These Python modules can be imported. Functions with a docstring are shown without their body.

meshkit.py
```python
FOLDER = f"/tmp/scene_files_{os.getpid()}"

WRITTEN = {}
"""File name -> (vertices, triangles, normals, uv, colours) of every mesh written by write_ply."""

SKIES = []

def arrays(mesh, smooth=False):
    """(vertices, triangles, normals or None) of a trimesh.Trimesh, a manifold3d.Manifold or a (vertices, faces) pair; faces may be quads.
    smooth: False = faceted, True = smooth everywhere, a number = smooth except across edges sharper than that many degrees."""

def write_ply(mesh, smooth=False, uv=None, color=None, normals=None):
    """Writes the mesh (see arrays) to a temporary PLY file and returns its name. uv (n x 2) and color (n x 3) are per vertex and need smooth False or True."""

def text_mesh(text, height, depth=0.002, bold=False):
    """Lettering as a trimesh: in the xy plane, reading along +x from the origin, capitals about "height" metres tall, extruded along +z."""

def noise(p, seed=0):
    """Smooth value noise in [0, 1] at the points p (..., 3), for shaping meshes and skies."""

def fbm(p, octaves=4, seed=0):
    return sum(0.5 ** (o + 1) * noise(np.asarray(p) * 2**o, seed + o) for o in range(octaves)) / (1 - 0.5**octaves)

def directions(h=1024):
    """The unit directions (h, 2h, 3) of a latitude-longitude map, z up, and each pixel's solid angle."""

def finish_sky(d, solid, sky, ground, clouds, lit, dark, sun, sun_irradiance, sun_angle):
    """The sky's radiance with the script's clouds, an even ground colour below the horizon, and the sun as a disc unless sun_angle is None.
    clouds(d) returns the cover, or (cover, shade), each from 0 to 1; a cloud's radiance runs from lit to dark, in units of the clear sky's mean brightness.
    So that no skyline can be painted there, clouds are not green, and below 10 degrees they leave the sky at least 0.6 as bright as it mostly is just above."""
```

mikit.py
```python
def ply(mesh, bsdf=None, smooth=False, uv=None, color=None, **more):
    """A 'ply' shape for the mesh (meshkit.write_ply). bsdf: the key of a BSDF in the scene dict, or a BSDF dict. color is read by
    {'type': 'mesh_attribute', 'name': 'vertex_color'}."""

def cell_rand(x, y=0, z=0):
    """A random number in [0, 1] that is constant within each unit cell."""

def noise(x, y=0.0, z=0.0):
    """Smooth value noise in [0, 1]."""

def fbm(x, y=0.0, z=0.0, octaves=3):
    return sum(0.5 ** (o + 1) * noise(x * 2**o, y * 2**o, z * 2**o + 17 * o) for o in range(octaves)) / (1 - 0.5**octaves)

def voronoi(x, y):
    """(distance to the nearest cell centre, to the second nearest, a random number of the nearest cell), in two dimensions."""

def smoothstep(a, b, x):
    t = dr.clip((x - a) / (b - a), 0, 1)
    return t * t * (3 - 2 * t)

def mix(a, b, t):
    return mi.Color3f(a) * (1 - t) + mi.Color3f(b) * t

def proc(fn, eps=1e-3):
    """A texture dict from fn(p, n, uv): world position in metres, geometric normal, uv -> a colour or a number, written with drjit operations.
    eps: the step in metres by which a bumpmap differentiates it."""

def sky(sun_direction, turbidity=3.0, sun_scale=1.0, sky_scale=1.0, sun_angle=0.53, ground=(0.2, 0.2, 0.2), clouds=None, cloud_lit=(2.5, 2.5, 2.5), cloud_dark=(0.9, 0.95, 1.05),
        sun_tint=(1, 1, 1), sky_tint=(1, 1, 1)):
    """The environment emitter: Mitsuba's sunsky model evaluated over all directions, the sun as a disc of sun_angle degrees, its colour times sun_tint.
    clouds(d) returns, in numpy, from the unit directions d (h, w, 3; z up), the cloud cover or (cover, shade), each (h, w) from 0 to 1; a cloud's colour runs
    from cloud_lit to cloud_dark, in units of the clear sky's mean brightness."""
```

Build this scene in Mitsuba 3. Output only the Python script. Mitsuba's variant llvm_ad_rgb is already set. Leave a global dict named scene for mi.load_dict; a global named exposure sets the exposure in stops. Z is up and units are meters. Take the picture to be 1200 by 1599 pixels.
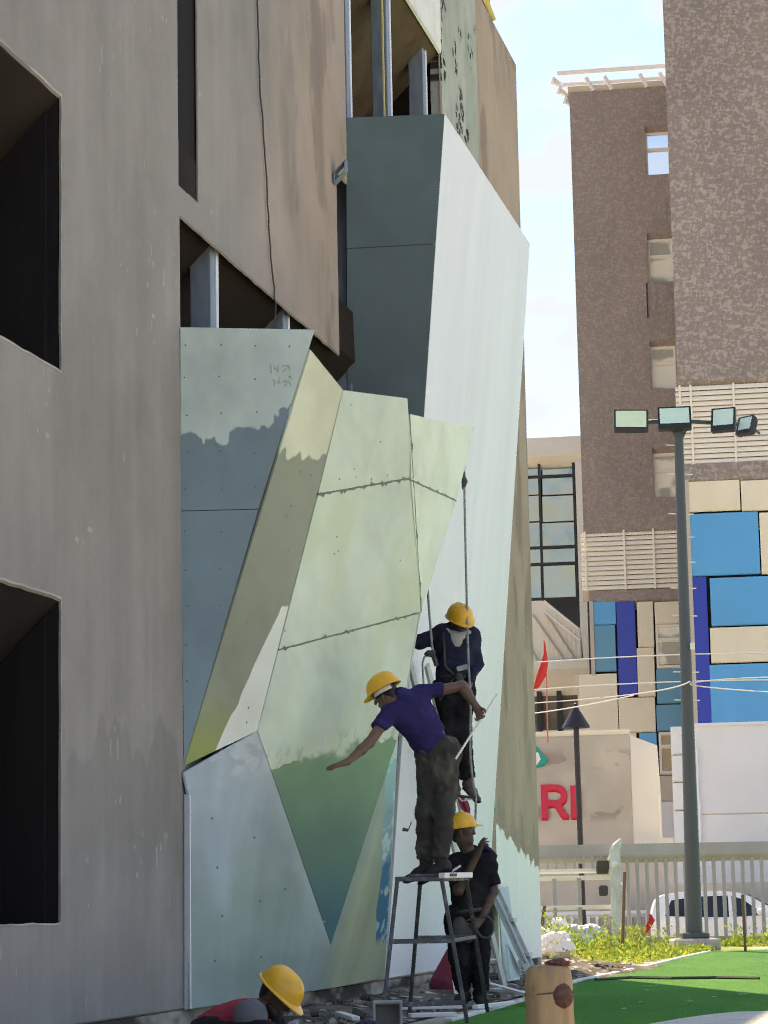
import math, random
import numpy as np, trimesh, drjit as dr, mitsuba as mi
import mikit, meshkit
from mikit import proc, noise, fbm, voronoi, smoothstep, mix, cell_rand
from scipy.sparse import coo_matrix
from shapely.geometry import Polygon
from shapely.geometry import box as sbox

random.seed(7)
rng = np.random.default_rng(7)
A = lambda *v: np.array(v, float)

# ------------------------------------------------------------------ camera, sky, exposure
EYE = A(0, 0, 0.86)
FPX, PITCH, ROLL = 3900.0, math.atan((1418 - 799.5) / 3900.0), 0.02
FW = A(0, math.cos(PITCH), math.sin(PITCH))
_r, _u = A(1, 0, 0), A(0, -math.sin(PITCH), math.cos(PITCH))
RT, UP = _r * math.cos(ROLL) - _u * math.sin(ROLL), _u * math.cos(ROLL) + _r * math.sin(ROLL)
scene = {}
labels = {}
scene['camera'] = {'type': 'perspective', 'fov': math.degrees(2 * math.atan(600 / FPX)), 'fov_axis': 'x', 'near_clip': 0.1, 'far_clip': 3000.0,
                   'to_world': mi.ScalarTransform4f().look_at(origin=EYE.tolist(), target=(EYE + FW * 10).tolist(), up=UP.tolist())}


def sky_clouds(d):
    x, y, z = d[..., 0], d[..., 1], np.maximum(d[..., 2], 0.02)
    p = np.stack([x / (z + 0.25) * 3.0, y / (z + 0.25) * 3.0, z * 5.0 + 3.0], -1)
    c = meshkit.fbm(p * A(5.0, 5.0, 9.0), 5, 3)
    wisps = np.clip((c - 0.46) * 7.0, 0, 1)
    low = np.clip(1.25 - d[..., 2] / 0.19, 0, 1)
    return np.clip(np.maximum(wisps, low), 0, 1)


SUN = (-0.165, 0.985, 1.2)
scene['sky'] = mikit.sky(SUN, turbidity=3.0, sky_scale=1.0, clouds=sky_clouds, sky_tint=(0.98, 0.95, 0.985), sun_tint=(1.08, 1.0, 0.86), cloud_lit=(1.36, 1.42, 1.50), ground=(0.24, 0.23, 0.21))
exposure = 2.88

# ------------------------------------------------------------------ helpers
def ray(px, py):
    return FW + RT * (px - 600) / FPX - UP * (py - 799.5) / FPX


def on_ground(px, py, z=0.0):
    q = ray(px, py)
    return EYE + q * ((z - EYE[2]) / q[2])


def at_depth(px, py, y):
    q = ray(px, py)
    return EYE + q * (y / q[1])


class Frame:
    """An upright plane through the ground point o, running along the unit direction t; n points out of it."""
    def __init__(s, o, t):
        s.o, s.t = A(*o), A(*t) / np.hypot(*t)
        s.n = A(s.t[1], -s.t[0])

    def P(s, px, py, off=0.0):
        q = ray(px, py)
        return EYE + q * ((off + s.n @ (s.o - EYE[:2])) / (s.n @ q[:2]))

    def sz(s, px, py, off=0.0):
        p = s.P(px, py, off)
        return (p[:2] - s.o) @ s.t, p[2]

    def W(s, a, z, off=0.0):
        q = s.o + s.t * a + s.n * off
        return A(q[0], q[1], z)

    def rect(s, x0, y0, x1, y1, off=0.0):
        xm, ym = (x0 + x1) / 2, (y0 + y1) / 2
        return s.sz(x0, ym, off)[0], s.sz(x1, ym, off)[0], s.sz(xm, y1, off)[1], s.sz(xm, y0, off)[1]

    def M(s):
        m = np.eye(4)
        m[:2, 0], m[:3, 1], m[:2, 2], m[:2, 3] = s.t, (0, 0, 1), s.n, s.o
        return m

    def box(s, a0, a1, z0, z1, o0, o1, bev=0.0):
        m = bbox(a1 - a0, z1 - z0, o1 - o0, bev)
        m.apply_translation([(a0 + a1) / 2, (z0 + z1) / 2, (o0 + o1) / 2])
        m.apply_transform(s.M())
        return m

    def poly(s, pts, o0, o1, holes=()):
        """Extrusion between two offsets of an outline given in (along, z)."""
        m = trimesh.creation.extrude_polygon(Polygon(pts, holes), o1 - o0, engine='earcut')
        m.apply_translation([0, 0, o0])
        m.apply_transform(s.M())
        return m


def bbox(x, y, z, bev=0.0):
    if bev <= 0:
        return trimesh.creation.box((x, y, z))
    h = A(x, y, z) / 2
    bev = min(bev, h.min() * 0.6)
    pts = [A(sx, sy, sz) * (h - bev * A(*k)) for sx in (-1, 1) for sy in (-1, 1) for sz in (-1, 1) for k in ((0, 1, 1), (1, 0, 1), (1, 1, 0))]
    return trimesh.convex.convex_hull(np.array(pts))


def cat(ms):
    return trimesh.util.concatenate([m for m in ms])


def tube(pts, r, n=6):
    """A round tube along a polyline with closed ends."""
    p = np.asarray(pts, float)
    r = np.broadcast_to(np.asarray(r, float), (len(p),))
    t = np.gradient(p, axis=0)
    t /= np.linalg.norm(t, axis=1, keepdims=True) + 1e-12
    ref = A(0, 0, 1) if abs(t[0, 2]) < 0.9 else A(1, 0, 0)
    rings = []
    for k in range(len(p)):
        a = np.cross(t[k], ref)
        a /= np.linalg.norm(a) + 1e-12
        ref = np.cross(a, t[k])
        ang = np.arange(n) * 2 * np.pi / n
        rings.append(p[k] + r[k] * (np.cos(ang)[:, None] * a + np.sin(ang)[:, None] * ref))
    v = np.vstack(rings + [p[:1], p[-1:]])
    f = []
    for k in range(len(p) - 1):
        for i in range(n):
            j = (i + 1) % n
            f += [[k * n + i, (k + 1) * n + j, k * n + j], [k * n + i, (k + 1) * n + i, (k + 1) * n + j]]
    e0, e1, L = len(v) - 2, len(v) - 1, (len(p) - 1) * n
    for i in range(n):
        j = (i + 1) % n
        f += [[e0, i, j], [e1, L + j, L + i]]
    m = trimesh.Trimesh(v, f, process=False)
    m.fix_normals()
    return m


def beam(a, b, w, h, up=(0, 0, 1), bev=0.0):
    """A rectangular bar from a to b; h is measured along up."""
    a, b = A(*a), A(*b)
    d = b - a
    L = np.linalg.norm(d)
    d /= L
    s = np.cross(d, up)
    s /= np.linalg.norm(s)
    u = np.cross(s, d)
    m = bbox(w, L, h, bev)
    T = np.eye(4)
    T[:3, 0], T[:3, 1], T[:3, 2], T[:3, 3] = s, d, u, (a + b) / 2
    m.apply_transform(T)
    return m


def lathe(profile, c, n=16):
    m = trimesh.creation.revolve(np.array(profile, float), sections=n)
    m.apply_translation(c)
    return m


def plate(pts, thick, shrink=0.0, uphint=None):
    """A flat board whose front outline is the (nearly planar) 3-D polygon; it is thickened away from the camera."""
    pts = np.array(pts, float)
    c = pts.mean(0)
    N = np.zeros(3)
    for i in range(len(pts)):
        N += np.cross(pts[i] - c, pts[(i + 1) % len(pts)] - c)
    N /= np.linalg.norm(N)
    if N @ (EYE - c) < 0:
        N = -N
    u = np.cross(A(0, 0, 1), N)
    u /= np.linalg.norm(u)
    v = np.cross(N, u)
    pol = Polygon([((p - c) @ u, (p - c) @ v) for p in pts]).buffer(0)
    if shrink:
        pol = pol.buffer(-shrink, join_style=2)
    m = trimesh.creation.extrude_polygon(pol, thick, engine='earcut')
    m.apply_translation([0, 0, -thick])
    T = np.eye(4)
    T[:3, 0], T[:3, 1], T[:3, 2], T[:3, 3] = u, v, N, c
    m.apply_transform(T)
    return m, (c, u, v, N)


def plane3(a, b, c):
    N = np.cross(b - a, c - a)
    return a, N / np.linalg.norm(N)


def hit(pl, px, py, lift=0.0):
    q = ray(px, py)
    return EYE + q * (((pl[0] + pl[1] * lift) - EYE) @ pl[1]) / (q @ pl[1])


used = {}


def name_of(key):
    used[key] = used.get(key, -1) + 1
    return key if used[key] == 0 else f'{key}_{used[key]:03d}'


def thing(kind, label, category, group=None):
    k = name_of(kind)
    labels[k] = {'label': label, 'category': category}
    if group:
        labels[k]['group'] = group
    return k


def put(name, mesh, mat, parent=None, smooth=False, label=None, kind=None, **kw):
    k = name_of(f'{parent}__{name}' if parent else name)
    scene[k] = mikit.ply(mesh, mat, smooth=smooth, **kw)
    if label or kind:
        labels[k] = {}
        if label:
            labels[k]['label'] = label
        if kind:
            labels[k]['kind'] = kind
    return k


def solo(kind, mesh, mat, label, category, group=None, smooth=False):
    k = thing(kind, label, category, group)
    scene[k] = mikit.ply(mesh, mat, smooth=smooth)
    return k


def rgb(c):
    return {'type': 'rgb', 'value': list(map(float, c))}


def mat(key, color, rough=0.6, spec=0.5, metallic=0.0, bump=None, bscale=1.0, eps=1e-3, **kw):
    b = {'type': 'principled', 'base_color': proc(color) if callable(color) else rgb(color), 'roughness': rough, 'metallic': metallic, **kw}
    if not metallic:
        b['specular'] = spec
    if bump:
        b = {'type': 'bumpmap', 'arbitrary': proc(bump, eps), 'scale': bscale, 'bsdf': b}
    scene[key] = {'type': 'twosided', 'bsdf': b}
    return key


def C(*v):
    return mi.Color3f(*v)


# ------------------------------------------------------------------ the frames of the place
_d = ray(1500, 1400)
WALL = Frame((-5.2, 0.0), (_d[0], _d[1]))
O2, T2, N2 = WALL.o, WALL.t, WALL.n
wS = lambda p: (p.x - float(O2[0])) * float(T2[0]) + (p.y - float(O2[1])) * float(T2[1])
wO = lambda p: (p.x - float(O2[0])) * float(N2[0]) + (p.y - float(O2[1])) * float(N2[1])
FAR_T = (math.cos(0.15), -math.sin(0.15))


def far_frame(px, depth):
    p = at_depth(px, 1300, depth)
    return Frame(p[:2], FAR_T)


LWING, RWING = far_frame(980, 76.0), far_frame(1120, 70.0)
GLASSB = far_frame(860, 88.0)
BALC = far_frame(870, 82.0)


def line2(p, q):
    """Signed distance to the line through two (a, z) points, positive on the right of p->q."""
    d = A(*q) - A(*p)
    d /= np.hypot(*d)
    return float(d[1]), float(-d[0]), float(-(d[1] * p[0] - d[0] * p[1]))

# ------------------------------------------------------------------ materials of the near building
S310 = WALL.sz(400, 300)[0]
_c0, _c1 = WALL.sz(690, 200)[0], WALL.sz(746, 200)[0]
_pp = [WALL.sz(775, 1283), WALL.sz(832, 1305)]
PAINT_Z, PAINT_S = float(_pp[0][1]), float(_pp[0][0])
PATCHZ = float(WALL.sz(200, 1170)[1])


def wall_color(p, n, uv):
    s, z = wS(p), p.z
    st = fbm(s * 9.0, z * 0.5, 3.0, 4)
    st2 = fbm(s * 28.0, z * 1.2, 7.0, 3)
    bl = fbm(s * 1.1, z * 0.8, 11.0, 4)
    warm = smoothstep(S310 - 0.6, S310 + 1.8, s + (bl - 0.5) * 2.0)
    c = mix(C(0.222, 0.217, 0.198), C(0.288, 0.24, 0.196), warm)
    c = mix(c, C(0.315, 0.245, 0.19), smoothstep(_c1 - 0.3, _c1 + 0.3, s))
    fine = fbm(s * 34.0, z * 30.0, 9.0, 2)
    bl2 = fbm(s * 2.8, z * 2.2, 31.0, 4)
    c = c * (0.66 + 0.12 * st + 0.05 * st2 + 0.34 * bl + 0.24 * bl2 + 0.06 * fine)
    dk = smoothstep(0.5, 0.66, fbm(s * 2.2, z * 0.9, 21.0, 4)) * smoothstep(S310 + 0.3, S310 + 1.6, s)
    c = c * (1 - 0.28 * dk)
    # trowel marks and damp, re-plastered areas with edges of their own
    e = z - PATCHZ + (fbm(s * 3.5, 2.0, 1.0, 3) - 0.5) * 0.9
    low = smoothstep(0.03, -0.03, e) * smoothstep(-1.1, -0.6, e)
    c = c * (1 - 0.13 * low)
    run = smoothstep(0.62, 0.75, noise(s * 14.0, z * 0.45, 5.0)) * smoothstep(0.45, 0.7, bl)
    c = mix(c, C(0.36, 0.345, 0.32), run * 0.1)
    spot = smoothstep(0.9, 0.94, noise(s * 22.0, z * 11.0, 1.0)) * smoothstep(0.68, 0.85, noise(s * 1.7, z * 1.9, 4.0))
    c = mix(c, C(0.5, 0.5, 0.47), spot * 0.35)
    # white primer rolled on the far foot of the wall
    edge = z - PAINT_Z + 0.12 * (noise(s * 9.0, 1.0, 2.0) - 0.4) + 0.05 * noise(s * 40.0, 3.0) + 0.16 * (s - PAINT_S)
    primer = smoothstep(0.01, -0.01, edge) * smoothstep(PAINT_S - 0.02, PAINT_S, s + 0.015 * noise(z * 20.0, 5.0))
    return mix(c, C(0.73, 0.72, 0.70) * (0.93 + 0.1 * st), primer)


mat('m_wall', wall_color, 0.85, 0.25, bump=lambda p, n, uv: fbm(wS(p) * 30.0, p.z * 9.0, 1.0, 3) + 0.6 * fbm(wS(p) * 4.0, p.z * 3.0, 2.0, 2), bscale=0.006, eps=4e-3)
mat('m_room_shade', lambda p, n, uv: C(0.020, 0.016, 0.013) * (0.7 + 0.6 * fbm(p.x * 3.0, p.y * 3.0, p.z * 3.0)), 0.9, 0.2)  # brown interior blackened, the lack of light indoors put into the colour
mat('m_bead', lambda p, n, uv: C(0.36, 0.36, 0.335) * (0.6 + 0.6 * noise(p.x * 9.0, p.y * 5.0, p.z * 9.0)), 0.8)
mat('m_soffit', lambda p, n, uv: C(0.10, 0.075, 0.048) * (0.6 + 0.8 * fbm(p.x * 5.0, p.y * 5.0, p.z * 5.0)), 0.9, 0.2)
mat('m_reveal_shade', lambda p, n, uv: C(0.014, 0.0135, 0.0135) * (0.7 + 0.6 * fbm(p.x * 14.0, p.y * 14.0, p.z * 1.5)), 0.9, 0.2)  # dark render, blackened further to carry the shade of the recess


def column_color(p, n, uv):
    s, z = wS(p), p.z
    c = C(0.33, 0.355, 0.31) * (0.75 + 0.5 * fbm(s * 4.0, z * 2.5, 2.0, 4))
    f, _, _ = voronoi(s * 8.0 + noise(z * 9.0, s * 9.0), z * 8.0)
    hole = smoothstep(0.42, 0.28, f) * smoothstep(0.42, 0.62, noise(s * 3.2, z * 2.6, 9.0) + 0.42 * smoothstep(_c0 + 0.4, _c0 + 0.05, s) - 0.16)
    return mix(c, C(0.035, 0.035, 0.03), hole)


mat('m_column', column_color, 0.9, 0.2, bump=lambda p, n, uv: fbm(wS(p) * 12.0, p.z * 12.0, 3.0, 4), bscale=0.03, eps=5e-3)
mat('m_lintel', lambda p, n, uv: C(0.66, 0.67, 0.63) * (0.85 + 0.25 * fbm(wS(p) * 5.0, p.z * 4.0)), 0.7, 0.3)


def plinth_color(p, n, uv):
    s = wS(p)
    k = fbm(s * 1.8, p.z * 4.0, 3.0, 4)
    c = mix(C(0.055, 0.05, 0.043), C(0.30, 0.28, 0.235), smoothstep(0.38, 0.62, k))
    return c * (0.6 + 0.7 * fbm(s * 5.0, p.z * 15.0))


mat('m_plinth', plinth_color, 0.9, 0.2, bump=lambda p, n, uv: fbm(wS(p) * 12.0, p.z * 12.0, p.y * 3.0, 4), bscale=0.03, eps=5e-3)


def shaded_steel_color(p, n, uv):
    return C(0.155, 0.20, 0.245) * (0.65 + 0.7 * fbm(p.x * 22.0, p.y * 22.0, p.z * 4.0, 4))


mat('m_steel_shaded', shaded_steel_color, 0.5, 0.6, metallic=0.0)  # blue-grey of the shaded post face, shade put into the colour
mat('m_steel_lit', lambda p, n, uv: C(0.62, 0.66, 0.68) * (0.8 + 0.35 * fbm(p.x * 30.0, p.y * 30.0, p.z * 6.0)), 0.5, 0.5)  # same steel as the light catches it, brightness put into the colour
mat('m_cable', (0.05, 0.05, 0.05), 0.6)
mat('m_yellow_line', (0.55, 0.5, 0.16), 0.6)

# ------------------------------------------------------------------ the near building
bld = thing('concrete_building', 'large grey plastered building shell with dark openings filling the left side', 'building')
H0 = 12.0
sE = WALL.sz(809, 200)[0]
sN = 8.0
S = lambda px, py: WALL.sz(px, py)


def ln(p, q, s):
    return p[1] + (q[1] - p[1]) * (s - p[0]) / (q[0] - p[0])


roofP = S(803, 95)
ROOF = roofP[1]
r1 = S(95, 365)[0]
h1 = [(r1 - 1.35, S(95, 580)[1]), (r1, S(95, 580)[1]), (r1, S(95, 150)[1]), (r1 - 1.35, S(95, 150)[1])]
h2 = [(r1 - 1.35, S(95, 1442)[1]), (r1, S(95, 1442)[1]), (r1, S(95, 936)[1]), (r1 - 1.35, S(95, 936)[1])]
slA, slB, slZ = S(278, 150)[0], S(308.5, 150)[0], S(290, 299)[1]
slit = [(slA, slZ), (slB, slZ), (slB, ROOF - 1.2), (slA, ROOF - 1.2)]
oL, oT = S(281, 420)[0], S(400, 440)[1]
oM, oN, oR = S(528, 420)[0], S(539.5, 120)[0], S(687, 100)[0]
oTT, oK = S(660, 36)[1], S(534, 276)[1]
opening = [(oL, 1.9), (oR, 1.9), (oR, oTT), (oN, oTT), (oN, oK), (oM, oK), (oM, oT), (oL, oT)]
TW = 0.012


def ragged(h, seed):
    out = []
    for i in range(len(h)):
        a, b = A(*h[i]), A(*h[(i + 1) % len(h)])
        L = np.linalg.norm(b - a)
        nn = A(b[1] - a[1], a[0] - b[0]) / L
        for t in np.arange(0, L, 0.09):
            q = a + (b - a) * t / L
            k = (meshkit.fbm(A(q[0] * 6, q[1] * 6, seed), 3) - .5) * .022 if 0 < t < L - .05 else 0
            out.append(tuple(q + nn * k))
    return out


h1r, h2r, slit, opening = ragged(h1, 1), ragged(h2, 2), ragged(slit, 3), ragged(opening, 4)
shell = WALL.poly([(sN, 0.23), (sE, 0.23), (sE, ROOF), (sN, ROOF)], -TW, 0.0, [h1r, h2r, slit, opening])
put('wall', shell, 'm_wall', bld)
# rooms behind: closed box, floor slabs, partitions
put('roof', WALL.poly([(sN, -7.0), (sE, -7.0), (sE, 0.0), (sN, 0.0)], 0, 0.01), 'm_room_shade', bld) if False else None
ring = []
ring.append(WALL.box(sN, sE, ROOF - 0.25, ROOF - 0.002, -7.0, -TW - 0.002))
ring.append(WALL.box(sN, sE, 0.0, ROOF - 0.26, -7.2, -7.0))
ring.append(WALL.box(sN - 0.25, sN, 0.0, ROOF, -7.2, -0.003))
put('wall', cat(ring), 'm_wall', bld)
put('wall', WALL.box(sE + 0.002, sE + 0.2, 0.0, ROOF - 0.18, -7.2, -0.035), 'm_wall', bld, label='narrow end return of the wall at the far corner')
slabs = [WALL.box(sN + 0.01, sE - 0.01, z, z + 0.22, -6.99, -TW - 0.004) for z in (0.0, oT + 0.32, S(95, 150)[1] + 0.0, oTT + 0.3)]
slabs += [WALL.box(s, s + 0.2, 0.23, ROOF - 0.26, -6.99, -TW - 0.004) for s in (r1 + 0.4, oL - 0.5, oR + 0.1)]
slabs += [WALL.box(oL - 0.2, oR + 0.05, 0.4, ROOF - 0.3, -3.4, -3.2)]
put('interior_wall', cat(slabs), 'm_room_shade', bld)
for h in (h1r, h2r):
    hp_ = Polygon(h)
    ring_ = hp_.buffer(.009, join_style=2)
    put('edge_bead', WALL.poly(list(ring_.exterior.coords)[:-1], 0.0005, 0.004, [h]), 'm_bead', bld)
# deep reveals of the two left openings
for h, deep in ((h1, 0.0), (h2, 0.75)):
    (a0, z0), (a1, _), (_, z1), _ = h
    d = 0.16 + deep
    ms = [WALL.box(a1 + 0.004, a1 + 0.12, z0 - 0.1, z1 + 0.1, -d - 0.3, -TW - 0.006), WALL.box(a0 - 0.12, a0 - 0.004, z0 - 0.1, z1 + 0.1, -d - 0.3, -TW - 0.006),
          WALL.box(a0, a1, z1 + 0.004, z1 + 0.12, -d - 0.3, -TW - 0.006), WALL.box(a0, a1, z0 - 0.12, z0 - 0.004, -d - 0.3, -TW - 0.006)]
    w = put('window_opening', cat(ms), 'm_reveal_shade', bld)
    put('step', WALL.box(a1 - 0.02, a1 + 0.003, z0 + 0.003, z1 - 0.003, -d - 0.28, -0.09), 'm_reveal_shade', w)
# board closing the slit, set back in it; its black carries the shade inside
put('slit_infill', WALL.box(slA - 0.02, slB + 0.02, slZ - 0.02, ROOF - 1.0, -TW - 0.05, -TW - 0.012), 'm_reveal_shade', bld)
put('concrete_column', WALL.box(_c0, _c1, 1.9, ROOF - 0.01, -TW - 0.1, 0.012), 'm_column', bld, label='pitted grey green bare concrete column strip')
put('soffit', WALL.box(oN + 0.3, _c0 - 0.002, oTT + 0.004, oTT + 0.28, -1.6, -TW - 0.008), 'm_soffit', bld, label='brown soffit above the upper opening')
put('lintel', WALL.box(oN + 0.5, _c0 - 0.004, oTT - 0.03, ROOF - 0.012, -TW + 0.005, 0.016), 'm_lintel', bld, label='white primed band over the upper opening')
# galvanised posts standing in the opening


def post(px0, px1, py, off, z0, z1, yellow=False, lip=0.5):
    s1 = WALL.sz(px1, py, off)[0]
    w = 0.13
    m = WALL.box(s1 - w, s1, z0, z1, off - 0.16, off, 0.006)
    k = put('steel_post', m, 'm_steel_shaded', bld)
    put('flange', WALL.box(s1 - 0.012, s1 + 0.05, z0, z1 - 0.004, off - 0.01, off + 0.008), 'm_steel_lit', k)
    return k


post(0, 337, 450, -0.06, 2.0, oT + 0.3)
post(0, 449, 500, -0.06, 2.0, oT + 0.3)
post(0, 546, 90, -0.05, 2.0, oTT + 0.28)
k = post(0, 609, 90, -0.07, 2.0, oTT + 0.28)
s_ = WALL.sz(596, 90, -0.1)[0]
put('line', WALL.box(s_ - 0.012, s_ + 0.012, 2.0, oTT + 0.2, -0.09, -0.075), 'm_yellow_line', k, label='thin yellow strip down the middle post')
post(0, 664, 90, -0.1, 2.0, oTT + 0.28)
# pointed-out details of the wall face
pts = [WALL.P(x, y, 0.02) for x, y in ((402, -10), (404, 60), (406, 130), (411, 190), (415, 250), (419, 330), (423, 400), (428, 445), (431, 478), (429, 500))]
pts = np.array([np.array([np.interp(t, np.arange(len(pts)), np.array(pts)[:, k]) for k in range(3)]) for t in np.linspace(0, len(pts) - 1, 40)])
pts += rng.normal(0, 0.003, pts.shape)
solo('cable', tube(pts, 0.007, 5), 'm_cable', 'thin dark cable hanging down the beige plaster above the green panels', 'cable')
bs, bz = WALL.sz(531, 281, 0.06)
sq = []
for (a0, a1, z0, z1) in ((-.055, .055, .040, .052), (-.055, .055, -.052, -.040), (-.055, -.043, -.040, .040), (.043, .055, -.040, .040)):
    sq.append(WALL.box(bs - 0.05, bs + 0.04, bz + z0, bz + z1, 0.07 + a0, 0.07 + a1))
solo('square_tube_bracket', cat(sq), 'm_steel_shaded', 'short square steel tube end sticking out of the wall beside the dark panel', 'bracket')
# pole and cloth at the roof edge
q = WALL.P(768, -4, -0.15)
po = thing('roof_pole', 'short pale pole with purple cloth at the roof edge', 'pole')
a_, b_ = WALL.P(757, -6, -0.05), WALL.P(771, 31, 0.02)
put('pole', tube([a_, b_], 0.035, 8), 'm_yellow_line', po)
mat('m_purple', (0.16, 0.10, 0.2), 0.8)
put('cloth', WALL.box(WALL.sz(764, 0)[0], WALL.sz(774, 20)[0], WALL.sz(768, 22)[1], WALL.sz(768, -25)[1], -0.3, -0.06, 0.03), 'm_purple', po)
# the foot of the wall
put('plinth', WALL.box(sN, sE + 0.02, -0.1, 0.226, -0.5, -0.012), 'm_plinth', bld)

# ------------------------------------------------------------------ the green faceted cladding
g_wall = WALL.P
B0, B1, B2 = g_wall(281, 510, 0.004), g_wall(492, 514, 0.93), g_wall(287, 1197, 0.0)
plB = plane3(B0, B1, B2)
c1, c4 = hit(plB, 485, 545), B2
d1 = g_wall(536, 608, 1.0)
plC = plane3(c1, d1, c4)
d6 = hit(plC, 402, 1142)
d2 = g_wall(637, 621, 1.2)
plD = plane3(d1, d6, d2)
d3, d4, d5 = hit(plD, 658, 955), hit(plD, 622, 1150), hit(plD, 517, 1476)
e0 = hit(plD, 639.5, 645)
e1 = g_wall(741, 668, 1.12)
plE = plane3(e0, d3, e1)


def local(pt, pl=None):
    return (float((pt[:2] - O2) @ T2), float(pt[2]))


RAW = (0.50, 0.565, 0.45)


def mottled(p, base, k=1.0):
    q = wS(p) * 0.9 + wO(p) * 2.8
    a = fbm(q, p.z * 2.2, 3.0, 4)
    b = fbm(q * 3.6, p.z * 8.0, 8.0, 3)
    return base * (1 - 0.30 * k + k * (0.44 * a + 0.15 * b))


zB = float(hit(plB, 300, 701)[2])
zBj = float(hit(plB, 320, 797)[2])
oB1 = float((hit(plB, 430, 690)[:2] - O2) @ N2)


def colB(p, n, uv):
    o, z = wO(p), p.z
    c = mottled(p, C(0.48, 0.595, 0.55))
    step = smoothstep(0.42, 0.5, noise(o * 7.0, 3.0, 1.0)) * 0.10 + 0.10 * noise(o * 5.0, 8.0) + 0.05 * smoothstep(0.45, 0.55, noise(o * 19.0, 5.0, 4.0))
    e = z - zB - 0.11 * smoothstep(0.3, 0.9, o) - step + 0.05 * noise(o * 30.0, z * 22.0)
    blue = mottled(p, C(0.195, 0.28, 0.315), 0.7) * (0.92 + 0.3 * smoothstep(0.0, -2.4, z - zB))
    return mix(c, blue, smoothstep(0.012, -0.012, e))


zC0 = float(hit(plC, 436, 706)[2])
zC1 = float(hit(plC, 512, 722)[2])
sC0, sC1 = local(hit(plC, 436, 706))[0], local(hit(plC, 512, 722))[0]
LW = line2(local(hit(plC, 338, 1172)), local(hit(plC, 440, 945)))
zWtop = float(hit(plC, 440, 940)[2])
zCy0, zCy1 = float(hit(plC, 400, 950)[2]), float(hit(plC, 300, 1190)[2])


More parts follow.
